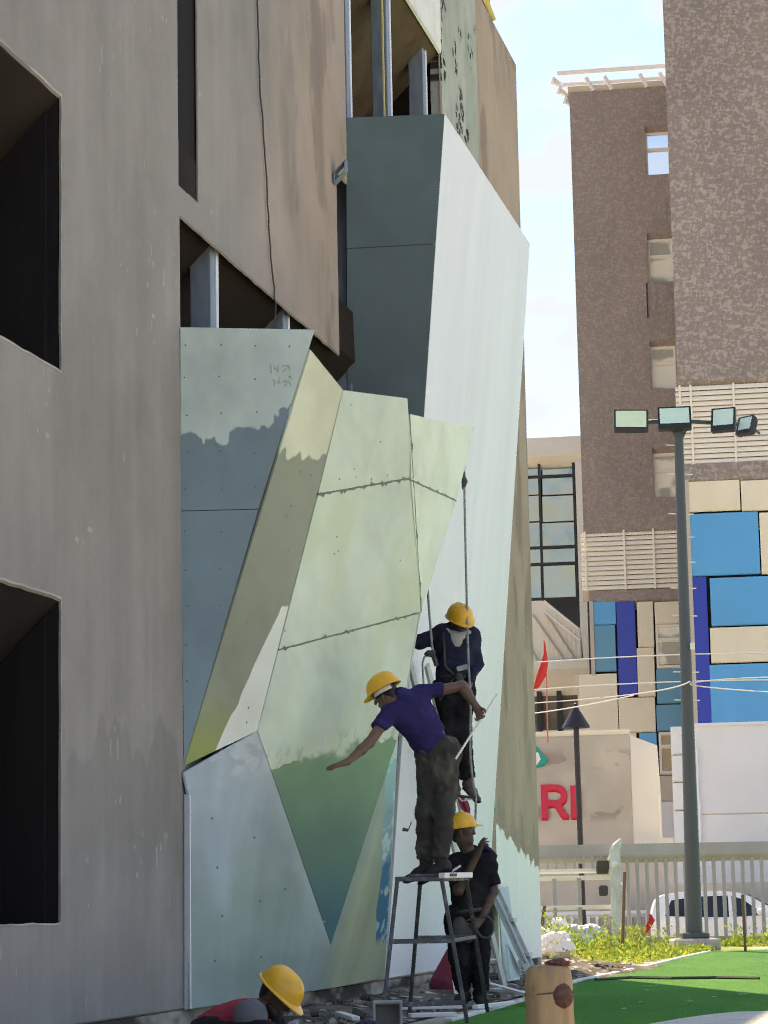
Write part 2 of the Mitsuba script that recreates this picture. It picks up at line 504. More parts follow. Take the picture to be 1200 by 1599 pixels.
def colC(p, n, uv):
    s, z = wS(p), p.z
    c = mottled(p, C(0.54, 0.60, 0.455))
    zb = zC0 + (zC1 - zC0) * (s - sC0) / (sC1 - sC0)
    e = z - zb + 0.12 * (noise(s * 5.5, 1.0) - 0.5) + 0.12 * (noise(s * 17.0, z * 9.0) - 0.5)
    olive = mottled(p, mix(C(0.235, 0.275, 0.215), C(0.25, 0.31, 0.10), smoothstep(0.45, 1.0, (zCy0 - z) / (zCy0 - zCy1))), 0.7)
    c = mix(c, olive, smoothstep(0.015, -0.015, e))
    d = LW[0] * s + LW[1] * z + LW[2] + 0.03 * (noise(z * 11.0, s * 4.0) - 0.5)
    top = zWtop - z + 0.10 * (noise(s * 9.0, z * 8.0) - 0.5) + 0.5 * smoothstep(0.80, 0.9, noise(s * 11.0, z * 1.2, 2.0))
    w = smoothstep(-0.006, 0.006, d) * smoothstep(-0.012, 0.012, top)
    return mix(c, mottled(p, C(0.64, 0.72, 0.66), 0.5), w)


zD0 = float(hit(plD, 430, 1200)[2])
zD1 = float(hit(plD, 600, 1155)[2])
sD0, sD1 = local(hit(plD, 430, 1200))[0], local(hit(plD, 600, 1155))[0]
zTip = float(d5[2])


def colD(p, n, uv):
    s, z = wS(p), p.z
    c = mottled(p, C(0.515, 0.625, 0.535))
    y = fbm(s * 1.6, z * 1.1, 5.0, 3)
    c = mix(c, C(0.47, 0.56, 0.40), smoothstep(0.45, 0.75, y) * 0.7)
    c = mix(c, C(0.60, 0.68, 0.60), smoothstep(0.66, 0.8, noise(s * 3.0, z * 2.2, 8.0)) * 0.25)
    zb = zD0 + (zD1 - zD0) * (s - sD0) / (sD1 - sD0)
    e = z - zb + 0.22 * (fbm(s * 2.6, z * 6.0, 1.0, 4) - 0.5) + 0.05 * (noise(s * 12.0, z * 30.0) - 0.5)
    fuzz = 0.012 + 0.05 * smoothstep(0.5, 0.8, noise(s * 1.5, 6.0))
    t = (z - zTip) / (zD1 - zTip)
    green = mix(mix(C(0.065, 0.145, 0.175), C(0.115, 0.21, 0.155), smoothstep(0.08, 0.5, t)), C(0.18, 0.30, 0.18), smoothstep(0.45, 0.95, t + 0.3 * (fbm(s * 2.0, z * 2.0, 3.0) - 0.5)))
    smear = smoothstep(0.25, 0.0, e) * smoothstep(0.5, 0.72, fbm(s * 12.0, z * 9.0, 4.0, 3))
    c = mix(c, C(0.33, 0.40, 0.34), smear * 0.8)
    c = mix(c, mottled(p, green, 0.6), smoothstep(fuzz, -fuzz * 0.3, e))
    fleck = smoothstep(0.88, 0.93, noise(s * 5.0, z * 17.0, 2.0)) * smoothstep(0.4, 0.0, t) * smoothstep(0.0, 0.15, t)
    return mix(c, C(0.5, 0.56, 0.55), fleck)


def colE(p, n, uv):
    s, z = wS(p), p.z
    c = mottled(p, C(0.525, 0.615, 0.49))
    return mix(c, C(0.62, 0.70, 0.63), smoothstep(0.5, 0.75, fbm(s * 2.0, z * 2.0, 9.0, 3)) * 0.45)


LV = line2(local(d6), local(d5))
zF0, zF1, zFL = float(d6[2]), 0.26, float(c4[2])
LS = line2(local(g_wall(583, 1470, 0.12)), local(g_wall(597, 1160, 0.63)))
zS0, zS1 = float(g_wall(600, 1470, 0.12)[2]), float(g_wall(610, 1160, 0.63)[2])
sF2 = float(local(d5)[0])


def colF(p, n, uv):
    s, z = wS(p), p.z
    k = fbm(s * 1.4, z * 0.8, 3.0, 3)
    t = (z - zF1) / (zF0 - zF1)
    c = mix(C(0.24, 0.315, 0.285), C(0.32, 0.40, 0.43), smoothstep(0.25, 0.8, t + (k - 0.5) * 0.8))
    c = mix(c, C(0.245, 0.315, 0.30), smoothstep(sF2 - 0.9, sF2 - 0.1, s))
    right = mix(C(0.31, 0.36, 0.245), C(0.27, 0.35, 0.29), smoothstep(0.2, 0.8, t))
    c = mix(c, right, smoothstep(sF2 - 0.15, sF2 + 0.5, s))
    streak = fbm(s * 4.0, z * 0.9, 2.0, 3)
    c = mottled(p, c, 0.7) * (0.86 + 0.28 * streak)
    top = z - (zFL + (zF0 - zFL) * (s - 17.4) / 2.2)
    spl = smoothstep(-0.22, 0.02, top) * smoothstep(0.5, 0.68, fbm(s * 4.5, z * 13.0, 6.0, 3)) * smoothstep(sF2, sF2 - 0.6, s)
    c = mix(c, C(0.55, 0.62, 0.64), spl * 0.7)
    edge_ = smoothstep(0.30, 0.0, dr.abs(LV[0] * s + LV[1] * z + LV[2]) + 0.25 * (fbm(s * 3.0, z * 5.0, 12.0, 3) - 0.45)) * smoothstep(0.1, 0.5, t)
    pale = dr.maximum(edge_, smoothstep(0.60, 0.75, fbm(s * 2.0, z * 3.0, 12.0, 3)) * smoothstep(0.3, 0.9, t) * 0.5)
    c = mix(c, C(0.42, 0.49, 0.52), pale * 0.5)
    d = LS[0] * s + LS[1] * z + LS[2]
    t2 = (z - zS0) / (zS1 - zS0)
    m = fbm(s * 4.0, z * 10.0, 7.0, 3)
    strip = smoothstep(-0.015, 0.015, d + 0.1 * (noise(z * 6.0, 4.0) - 0.5)) * smoothstep(-0.01, 0.06, t2 + 0.04 * noise(s * 30.0, 3.0))
    sc = mix(mix(C(0.035, 0.15, 0.27), C(0.20, 0.33, 0.35), smoothstep(0.25, 0.55, t2 + (m - 0.5) * 0.7)), C(0.25, 0.46, 0.45), smoothstep(0.6, 0.9, t2))
    sc = mix(sc, C(0.5, 0.62, 0.62), smoothstep(0.58, 0.7, m) * 0.6)
    return mix(c, sc, strip)


board_bump = lambda p, n, uv: fbm(p.x * 9.0, p.y * 9.0, p.z * 6.0, 3)
for nm, fn in (('B', colB), ('C', colC), ('D', colD), ('E', colE), ('F', colF)):
    mat('m_board_' + nm, fn, 0.7, 0.3, bump=board_bump, bscale=0.008, eps=6e-3)
mat('m_joint', lambda p, n, uv: C(0.15, 0.185, 0.16) * (0.6 + 0.8 * fbm(p.x * 25.0, p.y * 25.0, p.z * 25.0)), 0.9, 0.2)
mat('m_board_edge', (0.68, 0.72, 0.74), 0.7)
mat('m_screw', (0.13, 0.15, 0.15), 0.6)
clad = thing('faceted_cladding', 'green folded board cladding with bare and painted patches on the lower wall', 'wall cladding')


def boards(kind, polys, m, pl, gap=0.004, label=None):
    """Boards over a dark backing that shows in the joints."""
    out = None
    for pg in polys:
        b, _ = plate(pg, 0.016, gap)
        k = put(kind, b, m, clad, label=label)
        out = out or k
    return out


def backing(pg, pl):
    b, _ = plate([p - pl[1] * np.sign(pl[1] @ (EYE - p)) * 0.019 for p in pg], 0.012, 0.012)
    put('backing', b, 'm_joint', clad)


def screws(pl, pix, parent, r=0.0065):
    ms = []
    for x, y in pix:
        c = hit(pl, x, y)
        N = pl[1] * np.sign(pl[1] @ (EYE - c))
        m = trimesh.creation.cylinder(r, 0.006, sections=7)
        m.apply_transform(trimesh.geometry.align_vectors([0, 0, 1], N))
        m.apply_translation(c + N * 0.001)
        ms.append(m)
    put('screw_heads', cat(ms), 'm_screw', parent, kind='stuff')


# B: the fin that stands square to the wall
jb0, jb1 = hit(plB, 282, 798), hit(plB, 404, 795)
k = boards('panel', [[B0, B1, jb1, jb0]], 'm_board_B', plB, 0.003, 'grey green fin board, blue grey below a ragged paint line')
boards('panel', [[jb0, jb1, B2]], 'm_board_B', plB, 0.003, 'blue grey lower fin board tapering to a point')
backing([B0, B1, B2], plB)
pix = []
for y in (541, 590, 646, 706, 763, 831, 890, 945, 1005, 1065):
    xr = 487 - (y - 546) * 0.307
    pix += [(x + random.uniform(-3, 3), y + random.uniform(-3, 3)) for x in (291, 345, 399, 455) if x < xr - 10]
screws(plB, pix, k)


def pencil(pl, strokes, parent, r=.0035):
    ms = []
    for st in strokes:
        N = pl[1] * np.sign(pl[1] @ (EYE - hit(pl, *st[0])))
        ms.append(tube([hit(pl, *q) + N * .001 for q in st], r, 4))
    put('pencil_marks', cat(ms), 'm_pencil', parent, kind='stuff')


mat('m_pencil', (0.27, 0.33, 0.31), 0.8)
pencil(plB, [[(423, 569), (424, 582)], [(429, 572), (429, 577), (435, 577)], [(435, 570), (434, 581)], [(441, 571), (452, 571), (446, 577), (441, 581)], [(452, 572), (453, 579)],
             [(425, 593), (430, 594), (428, 603)], [(436, 590), (436, 598)], [(432, 598), (439, 597)], [(442, 596), (447, 594), (449, 599), (444, 602)], [(451, 594), (455, 603)], [(454, 591), (457, 592)]], k)
# C
k = boards('panel', [[c1, d1, d6, c4]], 'm_board_C', plC, 0.003, 'olive painted slanting board with a white patch low on it')
screws(plC, [(470, 737), (485, 742), (455, 790), (447, 805), (450, 860), (385, 972), (385, 1128), (388, 1105)], k)
# D in three boards, joints open
jd = [hit(plD, 497, 772), hit(plD, 645, 746), hit(plD, 435, 1015), hit(plD, 655, 957)]
k = boards('panel', [[d1, d2, jd[1], jd[0]]], 'm_board_D', plD, 0.006, 'top pale green board of the middle face')
screws(plD, [(553, 732), (580, 748), (556, 745), (605, 742), (530, 748), (548, 632), (594, 690)], k)
k = boards('panel', [[jd[0], jd[1], d3, jd[3], jd[2]]], 'm_board_D', plD, 0.006, 'middle pale green board between two taped joints')
screws(plD, [(526, 838), (522, 865), (528, 860), (625, 875), (445, 985)], k)
je0_, je1_ = hit(plE, 642.5, 750), hit(plE, 713, 782)
boards('panel', [[jd[2], jd[3], d4, d5, d6]], 'm_board_D', plD, 0.006, 'lowest pale board painted dark green below down to a point')
backing([d1, d2, d3, d4, d5, d6], plD)
# filler smeared over the joints, of uneven width
sm = []
for a, b, wd in ((jd[0], jd[1], 1.0), (jd[2], jd[3], .85), (e0, d3, .8), (je0_, je1_, .8)):
    L = np.linalg.norm(b - a)
    N = plD[1] * np.sign(plD[1] @ (EYE - a))
    d = (b - a) / L
    w = np.cross(N, d)
    nn_ = int(L / .03)
    V, F = [], []
    for i in range(nn_ + 1):
        t = i / nn_
        k1, k2 = (meshkit.fbm(A(t * L * 14, q, wd * 9), 3) for q in (1.0, 5.0))
        for s_, kk in ((-1, k1), (1, k2)):
            V.append(a + (b - a) * t + N * .003 + w * s_ * wd * (.002 + .020 * max(0, kk - .25) + (.02 if random.random() < .06 else 0)))
    for i in range(nn_):
        F += [[2 * i, 2 * i + 1, 2 * i + 3], [2 * i, 2 * i + 3, 2 * i + 2]]
    sm.append(trimesh.Trimesh(np.array(V), F, process=False))
put('joint_filler', cat(sm), 'm_joint', clad, kind='stuff')
# E
je0, je1 = hit(plE, 642.5, 750), hit(plE, 713, 782)
boards('panel', [[e0, e1, je1, je0]], 'm_board_E', plE, 0.006, 'pale board corner jutting right over the white face')
boards('panel', [[je0, je1, d3]], 'm_board_E', plE, 0.006, 'narrow pale board tapering down to the ridge')
backing([e0, e1, d3], plE)
# F: the skirt below, two faces that meet at the point of the V
f0, f1, f2 = g_wall(297, 1576, 0.05), g_wall(520, 1543, 0.05), g_wall(601, 1527, 0.03)
fa = g_wall(287.5, 1207, 0.02)


def ruled(left, right, tl, tr_, nu=14, nv=40, thick=0.016):
    """A thin board spanned between two edge polylines (points and their parameters)."""
    vs = np.linspace(0, 1, nv)
    ev = lambda pts, t: np.stack([np.interp(vs, t, np.array(pts)[:, k]) for k in range(3)], 1)
    L, R = ev(left, tl), ev(right, tr_)
    us = np.linspace(0, 1, nu)[None, :, None]
    G = L[:, None] * (1 - us) + R[:, None] * us
    front = G.reshape(-1, 3)
    back = front - A(N2[0], N2[1], 0) * thick
    F = []
    n0 = len(front)
    for i in range(nv - 1):
        for j in range(nu - 1):
            a = i * nu + j
            for o, fl in ((0, 1), (n0, -1)):
                F += [[a + o, a + 1 + o, a + nu + o][::fl], [a + 1 + o, a + nu + 1 + o, a + nu + o][::fl]]
    rim = [j for j in range(nu)] + [i * nu + nu - 1 for i in range(1, nv)] + [(nv - 1) * nu + j for j in range(nu - 2, -1, -1)] + [i * nu for i in range(nv - 2, 0, -1)]
    for a, b in zip(rim, rim[1:] + rim[:1]):
        F += [[a, n0 + a, b], [b, n0 + a, n0 + b]]
    m = trimesh.Trimesh(np.vstack([front, back]), F, process=False)
    m.fix_normals()
    return m, G


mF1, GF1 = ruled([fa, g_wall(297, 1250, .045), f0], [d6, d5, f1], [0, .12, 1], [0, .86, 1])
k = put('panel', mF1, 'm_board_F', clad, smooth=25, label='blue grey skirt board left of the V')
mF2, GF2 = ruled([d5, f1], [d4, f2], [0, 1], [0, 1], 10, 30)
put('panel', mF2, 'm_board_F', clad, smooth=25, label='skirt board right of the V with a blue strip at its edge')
sc_ = []
for iu, iv in ((3, 9), (3, 17), (3, 25), (7, 24), (10, 23), (2, 32), (8, 14), (6, 33)):
    c = GF1[iv, iu]
    m = trimesh.creation.cylinder(0.008, 0.008, sections=7)
    m.apply_transform(trimesh.geometry.align_vectors([0, 0, 1], [N2[0], N2[1], 0]))
    m.apply_translation(c + A(N2[0], N2[1], 0) * .003)
    sc_.append(m)
put('screw_heads', cat(sc_), 'm_screw', k, kind='stuff')
# returns that close the folded edges back to the wall, out of sight from the front
wallpt = lambda q: A(*(q[:2] - N2 * (((q[:2] - O2) @ N2) - .03)), q[2])
for a, b in ((e1, je1), (je1, d3), (d3, d4), (d4, f2)):
    a_, b_ = a - A(T2[0], T2[1], 0) * .004, b - A(T2[0], T2[1], 0) * .004
    put('return_board', cat([plate([a_, b_, wallpt(b_) + A(T2[0], T2[1], 0) * .02], .01)[0], plate([a_, wallpt(b_) + A(T2[0], T2[1], 0) * .02, wallpt(a_) + A(T2[0], T2[1], 0) * .02], .01)[0]]), 'm_board_edge', clad)
put('edge_strip', plate([g_wall(287.5, 1240, 0.004), g_wall(296.5, 1243, 0.05), g_wall(297.5, 1576, 0.053), g_wall(288, 1577, 0.004)], 0.01)[0], 'm_board_edge', clad, label='white edge strip at the left of the skirt')

# ------------------------------------------------------------------ the tall white box
wbox = thing('tall_cladding_box', 'tall white leaning cladding face with a dark green side above the workers', 'wall cladding')


def colA(p, n, uv):
    return mottled(p, C(0.070, 0.112, 0.124), 0.8) * (0.85 + 0.25 * smoothstep(5.2, 7.5, p.z))


def colW(p, n, uv):
    s, z = wS(p), p.z
    v = fbm(s * 2.4, z * 0.35, 2.0, 4)
    v2 = noise(s * 9.0, z * 0.7, 8.0)
    c = C(0.685, 0.71, 0.735) * (0.90 + 0.11 * v + 0.04 * v2)
    return mix(c, C(0.66, 0.68, 0.74), smoothstep(0.5, 0.8, fbm(s * 0.9, z * 0.5, 4.0)) * 0.5)


mat('m_board_A', colA, 0.6, 0.4, bump=board_bump, bscale=0.006, eps=6e-3)
mat('m_board_W', colW, 0.5, 0.4, bump=lambda p, n, uv: fbm(wS(p) * 4.0, p.z * 1.2, 1.0, 3), bscale=0.004, eps=6e-3)
w0, w1 = g_wall(695, 177, 0.86), g_wall(828, 380, 0.86)
w3, w2 = g_wall(603, 1528, 0.0), g_wall(757, 1503, 0.0)
plW = plane3(w0, w1, w3)
w2 = hit(plW, 757, 1503)
a0 = g_wall(540, 183, 0.0)
a3 = g_wall(542, 640, 0.0)
plA = plane3(a0, w0, w3)
aw = hit(plW, 663, 648)
edge_pts = [w0 + (w3 - w0) * t for t in (0.0, 0.153, 0.56)]
aj0 = hit(plA, 541.5, 388)
# the side is two boards that follow the leaning edge
put('side_panel', plate([a0, w0, edge_pts[1], aj0], 0.018, 0.003)[0], 'm_board_A', wbox, label='upper dark green side board')
q0 = hit(plA, 542.5, 650)
put('side_panel', plate([aj0, edge_pts[1], edge_pts[2], q0], 0.018, 0.003)[0], 'm_board_A', wbox, label='lower dark green side board')
put('backing', plate([a0 + A(0, .03, 0), w0 + A(-.02, .03, 0), edge_pts[2] + A(-.03, .03, 0), q0 + A(0, .03, 0)], 0.012, 0.012)[0], 'm_joint', wbox)
nW = plW[1] * np.sign(plW[1] @ (EYE - w0))
seam = [0, 0.27, 0.54, 0.81, 1]
for i in range(4):
    q = [w0 + (w1 - w0) * seam[i], w0 + (w1 - w0) * seam[i + 1], w3 + (w2 - w3) * seam[i + 1], w3 + (w2 - w3) * seam[i]]
    put('front_panel', plate(q, 0.018, 0.0006)[0], 'm_board_W', wbox)
put('backing', plate([x - nW * 0.021 for x in (w0, w1, w2, w3)], 0.012, 0.01)[0], 'm_board_edge', wbox)
put('side_panel', plate([w1 - nW * 0.034, w2 - nW * 0.034, g_wall(790, 1490, -0.0), WALL.W(WALL.sz(828, 380)[0], w1[2], 0.0)], 0.012)[0], 'm_board_edge', wbox) if False else None

# ------------------------------------------------------------------ ground
def ground_color(p, n, uv):
    k = fbm(p.x * 0.6, p.y * 0.6, 1.0, 4)
    c = mix(C(0.30, 0.27, 0.22), C(0.40, 0.37, 0.31), k)
    return c * (0.75 + 0.4 * fbm(p.x * 7.0, p.y * 7.0, 2.0, 3))


mat('m_ground', ground_color, 0.9, 0.2, bump=lambda p, n, uv: fbm(p.x * 6.0, p.y * 6.0, 1.0, 4), bscale=0.03, eps=8e-3)
GZ = -0.45
g = trimesh.creation.box((4000, 4000, 0.5))
g.apply_translation([0, 1500, GZ - 0.25])
put('ground', g, 'm_ground', kind='structure')
g = trimesh.creation.box((140, 90, 0.44))
g.apply_translation([20, 50.6 - 45, -0.22])
put('site_ground', g, 'm_ground', kind='structure')

# artificial turf: its left edge runs along the wall, its near edge follows the pale kerb
tl = [on_ground(x, y, 0.03)[:2] for x, y in ((700, 1596), (770, 1577), (832, 1559), (880, 1540), (907, 1532), (965, 1520), (1015, 1509), (1062, 1497), (1108, 1487))]
near = [on_ground(x, y, 0.03)[:2] for x, y in ((1196, 1583), (1150, 1584), (1110, 1588), (1060, 1595), (1010, 1604), (900, 1628))]
turf_pts = [tuple(p) for p in tl] + [(9.0, 46.5), (20.0, 45.0), (20.0, 20.5), (9.0, 21.4), (5.0, 21.6)] + [tuple(p) for p in near] + [(0.9, 14.9), (0.15, 15.4)]


def turf_color(p, n, uv):
    c = mix(C(0.060, 0.20, 0.042), C(0.105, 0.285, 0.05), fbm(p.x * 2.0, p.y * 0.8, 1.0, 3))
    blade = noise(p.x * 160.0, p.y * 60.0, 3.0)
    c = c * (0.6 + 0.8 * blade)
    seam = smoothstep(0.03, 0.0, dr.abs(p.x * 0.976 + p.y * 0.02 - 4.6))
    return c * (1 - 0.3 * seam)


mat('m_turf', turf_color, 0.8, 0.15, bump=lambda p, n, uv: noise(p.x * 150.0, p.y * 60.0, 3.0), bscale=0.02, eps=2e-3)
tm = trimesh.creation.extrude_polygon(Polygon(turf_pts).buffer(0), 0.028, engine='earcut')
tm.apply_translation([0, 0, 0.004])
put('turf', tm, 'm_turf', kind='structure')
mat('m_edging', lambda p, n, uv: C(0.55, 0.54, 0.50) * (0.7 + 0.5 * fbm(p.x * 9.0, p.y * 4.0, 2.0)), 0.8)
ed_ = [A(p[0], p[1], .03) for p in tl]
put('turf_edging', cat([beam(a, b, .07, .05, bev=.006) for a, b in zip(ed_[:-1], ed_[1:])]), 'm_edging', kind='structure')
mat('m_kerb', lambda p, n, uv: C(0.42, 0.41, 0.37) * (0.75 + 0.4 * fbm(p.x * 9.0, p.y * 9.0, p.z * 9.0)), 0.85, 0.2)
# pale concrete apron in the foreground
ap = [(3.3 - 0.0, 21.2)]
apron = [tuple(p + A(0.0, -0.06)) for p in near] + [(1.1, 14.2), (9.0, 14.2), (9.0, 21.28), (5.0, 21.5)]
am = trimesh.creation.extrude_polygon(Polygon(apron).buffer(0), 0.045, engine='earcut')
am.apply_translation([0, 0, 0.006])
put('concrete_apron', am, 'm_kerb', kind='structure')


def soil_color(p, n, uv):
    k = fbm(p.x * 4.0, p.y * 2.5, 3.0, 4)
    c = mix(C(0.045, 0.04, 0.033), C(0.13, 0.115, 0.095), smoothstep(0.4, 0.7, k))
    return mix(c, C(0.40, 0.39, 0.37), smoothstep(0.78, 0.9, noise(p.x * 13.0, p.y * 9.0, 5.0)))


mat('m_soil', soil_color, 0.9, 0.2)
# uneven strip of soil and rubble along the wall foot
L_, Wd = 200, 22
ss = np.linspace(9, 34.5, L_)
oo = np.linspace(-0.05, 1.0, Wd)
V = []
for s_ in ss:
    for o_ in oo:
        q = O2 + T2 * s_ + N2 * (o_ * (1.0 if s_ < 26 else 1.0 + 0.045 * (s_ - 26)))
        h = 0.09 * (1 - (o_ / 1.0)) + 0.10 * max(0, meshkit.fbm(A(q[0] * 2.2, q[1] * 1.3, 1.0), 3) - 0.35) * min(1.0, 4 * (1 - o_) + 0.15)
        V.append([q[0], q[1], 0.012 + h])
F_ = []
for i in range(L_ - 1):
    for j in range(Wd - 1):
        a = i * Wd + j
        F_ += [[a, a + Wd, a + 1], [a + 1, a + Wd, a + Wd + 1]]
strip = trimesh.Trimesh(np.array(V), F_, process=False)
if strip.face_normals[:, 2].mean() < 0:
    strip.invert()
put('soil_strip', strip, 'm_soil', kind='structure', smooth=True)
# grass verge and pale dirt beyond the turf
mat('m_verge', lambda p, n, uv: mix(C(0.16, 0.20, 0.05), C(0.36, 0.32, 0.24), smoothstep(0.4, 0.65, fbm(p.x * 1.2, p.y * 0.5, 2.0))), 0.9, 0.2)
vg = trimesh.creation.box((24, 9.0, 0.02))
vg.apply_translation([9.5, 47.0 - 4.0 + 3.6, 0.0105 - 0.006])
put('grass_verge', vg, 'm_verge', kind='structure')

# ------------------------------------------------------------------ far buildings
def pebble(a, b, scale, cx):
    def fn(p, n, uv):
        u = p.x * 1.0 * scale
        z = p.z * scale
        f, s2, r = voronoi(u * 2.2, z * 2.2)
        k = fbm(u * 0.7, z * 0.7, cx, 4)
        w = 0.5 * noise(u * 2.2 + 3.0 * k, z * 1.0 + 2.0 * k, cx) + 0.5 * noise(u * 0.9 - 2.0 * k, z * 2.4 + 3.0 * k, cx + 3.0)
        c = mix(C(*a), C(*b), smoothstep(0.47, 0.72, w) * 0.7 + 0.3 * r)
        return c * (0.82 + 0.3 * fbm(p.x * 0.5, p.z * 0.35, cx, 3))
    return fn


mat('m_pebble_far', pebble((0.25, 0.208, 0.182), (0.345, 0.295, 0.262), 14.0, 1.0), 0.9, 0.2, bump=lambda p, n, uv: fbm(p.x * 7.0, p.z * 7.0, 1.0, 3), bscale=0.05, eps=2e-2)
mat('m_pebble_near', pebble((0.235, 0.20, 0.178), (0.40, 0.35, 0.315), 9.0, 5.0), 0.9, 0.2, bump=lambda p, n, uv: fbm(p.x * 5.0, p.z * 5.0, 2.0, 3), bscale=0.08, eps=2e-2)
pan = lambda c: (lambda p, n, uv: C(*c) * (0.86 + 0.16 * fbm(p.x * 0.35, p.z * 0.35, 3.0, 2) + 0.10 * fbm(p.x * 2.5, p.z * 0.5, 5.0)))
mat('m_tan', pan((0.70, 0.64, 0.47)), 0.45, 0.5)
mat('m_tan_dark', pan((0.47, 0.42, 0.33)), 0.6, 0.4)
mat('m_blue', pan((0.075, 0.33, 0.62)), 0.3, 0.6)
mat('m_teal', pan((0.09, 0.27, 0.40)), 0.3, 0.6)
mat('m_navy', pan((0.010, 0.030, 0.36)), 0.3, 0.6)
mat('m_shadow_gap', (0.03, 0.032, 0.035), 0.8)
mat('m_louvre', (0.78, 0.73, 0.60), 0.5)
mat('m_frame', (0.66, 0.63, 0.54), 0.5)
mat('m_blind', lambda p, n, uv: C(0.62, 0.56, 0.37) * (0.65 + 0.6 * fbm(p.x * 2.5, p.z * 4.0, 3.0)), 0.7)
mat('m_dark_room', lambda p, n, uv: C(0.12, 0.105, 0.075) * (0.5 + 1.2 * fbm(p.x * 2.0, p.z * 2.5, 2.0)), 0.8)
mat('m_white_paint', lambda p, n, uv: C(0.72, 0.71, 0.70) * (0.92 + 0.12 * fbm(p.x * 1.2, p.z * 0.9, 4.0)), 0.7, 0.3)
mat('m_rail_white', (0.70, 0.70, 0.70), 0.5)
scene['m_glass'] = {'type': 'thindielectric', 'int_ior': 1.7}
scene['m_sky_glass'] = {'type': 'twosided', 'bsdf': {'type': 'principled', 'base_color': rgb((0.75, 0.82, 0.88)), 'metallic': 1.0, 'roughness': 0.06}}
scene['m_curtain_glass'] = {'type': 'twosided', 'bsdf': {'type': 'bumpmap', 'arbitrary': proc(lambda p, n, uv: fbm(p.x * 0.9, p.z * 0.7, 3.0, 2), 2e-2), 'scale': 0.10,
                            'bsdf': {'type': 'principled', 'base_color': rgb((0.42, 0.41, 0.31)), 'metallic': 0.85, 'roughness': 0.05}}}

tower = thing('office_building', 'brown pebble faced tower with cream louvres and blue and tan panels behind the street lamp', 'building')
GAP = 0.035


def panel_grid(fr, rects, off=0.0):
    for x0, y0, x1, y1, m in rects:
        a0, a1, z0, z1 = fr.rect(x0, y0, x1, y1)
        put('facade_panel', fr.box(a0 + GAP / 2, a1 - GAP / 2, z0 + GAP / 2, z1 - GAP / 2, off - 0.05, off, 0.012), m, tower)


def window(fr, x0, y0, x1, y1, parent, glass='m_glass', back='m_blind', transom=0.35, recess=0.18):
    a0, a1, z0, z1 = fr.rect(x0, y0, x1, y1)
    w = put('window', cat([fr.box(a0, a0 + .07, z0, z1, -recess - .06, -recess), fr.box(a1 - .07, a1, z0, z1, -recess - .06, -recess), fr.box(a0 + .07, a1 - .07, z1 - .07, z1, -recess - .06, -recess),
                           fr.box(a0 + .07, a1 - .07, z0, z0 + .07, -recess - .06, -recess)]), 'm_frame', parent)
    zt = z1 - (z1 - z0) * transom
    put('transom', fr.box(a0 + .07, a1 - .07, zt - .05, zt + .04, -recess - .055, -recess + 0.01), 'm_frame', w)
    put('pane', fr.box(a0 + .07, a1 - .07, z0 + .07, zt - .05, -recess - .04, -recess - .03) if glass != 'm_glass' else plate([fr.W(a0 + .07, z0 + .07, -recess - .03), fr.W(a1 - .07, z0 + .07, -recess - .03), fr.W(a1 - .07, zt - .05, -recess - .03), fr.W(a0 + .07, zt - .05, -recess - .03)], 0.004)[0], glass if glass != 'm_glass' else 'm_pane', w)
    put('pane', fr.box(a0 + .07, a1 - .07, zt + .04, z1 - .07, -recess - .04, -recess - .03), glass if glass != 'm_glass' else 'm_pane', w)
    if back:
        put('blind', fr.box(a0 + .02, a1 - .02, z0 + .02, z1 - .02, -recess - .30, -recess - .26), back, w)
    return w


scene['m_pane'] = {'type': 'twosided', 'bsdf': {'type': 'principled', 'base_color': proc(lambda p, n, uv: mix(C(0.30, 0.25, 0.14), C(0.66, 0.60, 0.42), smoothstep(0.42, 0.58, fbm(p.x * 1.5, p.z * 2.2, 7.0, 2)))), 'roughness': 0.08, 'specular': 0.6, 'clearcoat': 1.0, 'clearcoat_gloss': 0.95}}


def facade(fr, aa0, aa1, zz0, zz1, holes, m, off0, off1, label=None):
    out = Polygon([(aa0, zz0), (aa1, zz0), (aa1, zz1), (aa0, zz1)])
    for h in holes:
        a0, a1, z0, z1 = fr.rect(*h)
        out = out.difference(sbox(a0, z0, a1, z1))
    ms = []
    for gpoly in getattr(out, 'geoms', [out]):
        m_ = trimesh.creation.extrude_polygon(gpoly, off1 - off0, engine='earcut')
        m_.apply_translation([0, 0, off0])
        m_.apply_transform(fr.M())
        ms.append(m_)
    return put('wall', cat(ms), m, tower, label=label)


# left wing
la0 = LWING.sz(901, 500)[0]
la1 = LWING.sz(1062, 500)[0] + 4
zt = LWING.sz(960, 139)[1]
zl1, zl0 = LWING.sz(983, 828)[1], LWING.sz(983, 920)[1]
zb0 = LWING.sz(983, 936)[1]
wins = [(1008, 195, 1047, 272), (1012, 362, 1052, 440), (1016, 530, 1056, 607), (1020, 697, 1060, 776)]
facade(LWING, la0, la1, zl1, zt, wins, 'm_pebble_far', -0.3, 0.0, 'brown pebble face of the far wing')
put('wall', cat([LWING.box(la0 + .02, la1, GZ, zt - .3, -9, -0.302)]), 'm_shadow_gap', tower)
put('wall', LWING.box(la0 + .1, la1, zb0, zl0 - 0.02, -0.3, -0.002), 'm_pebble_far', tower)
for i, w in enumerate(wins):
    window(LWING, *w, tower, glass='m_sky_glass' if i == 0 else 'm_pane', back=None if i == 0 else 'm_blind')


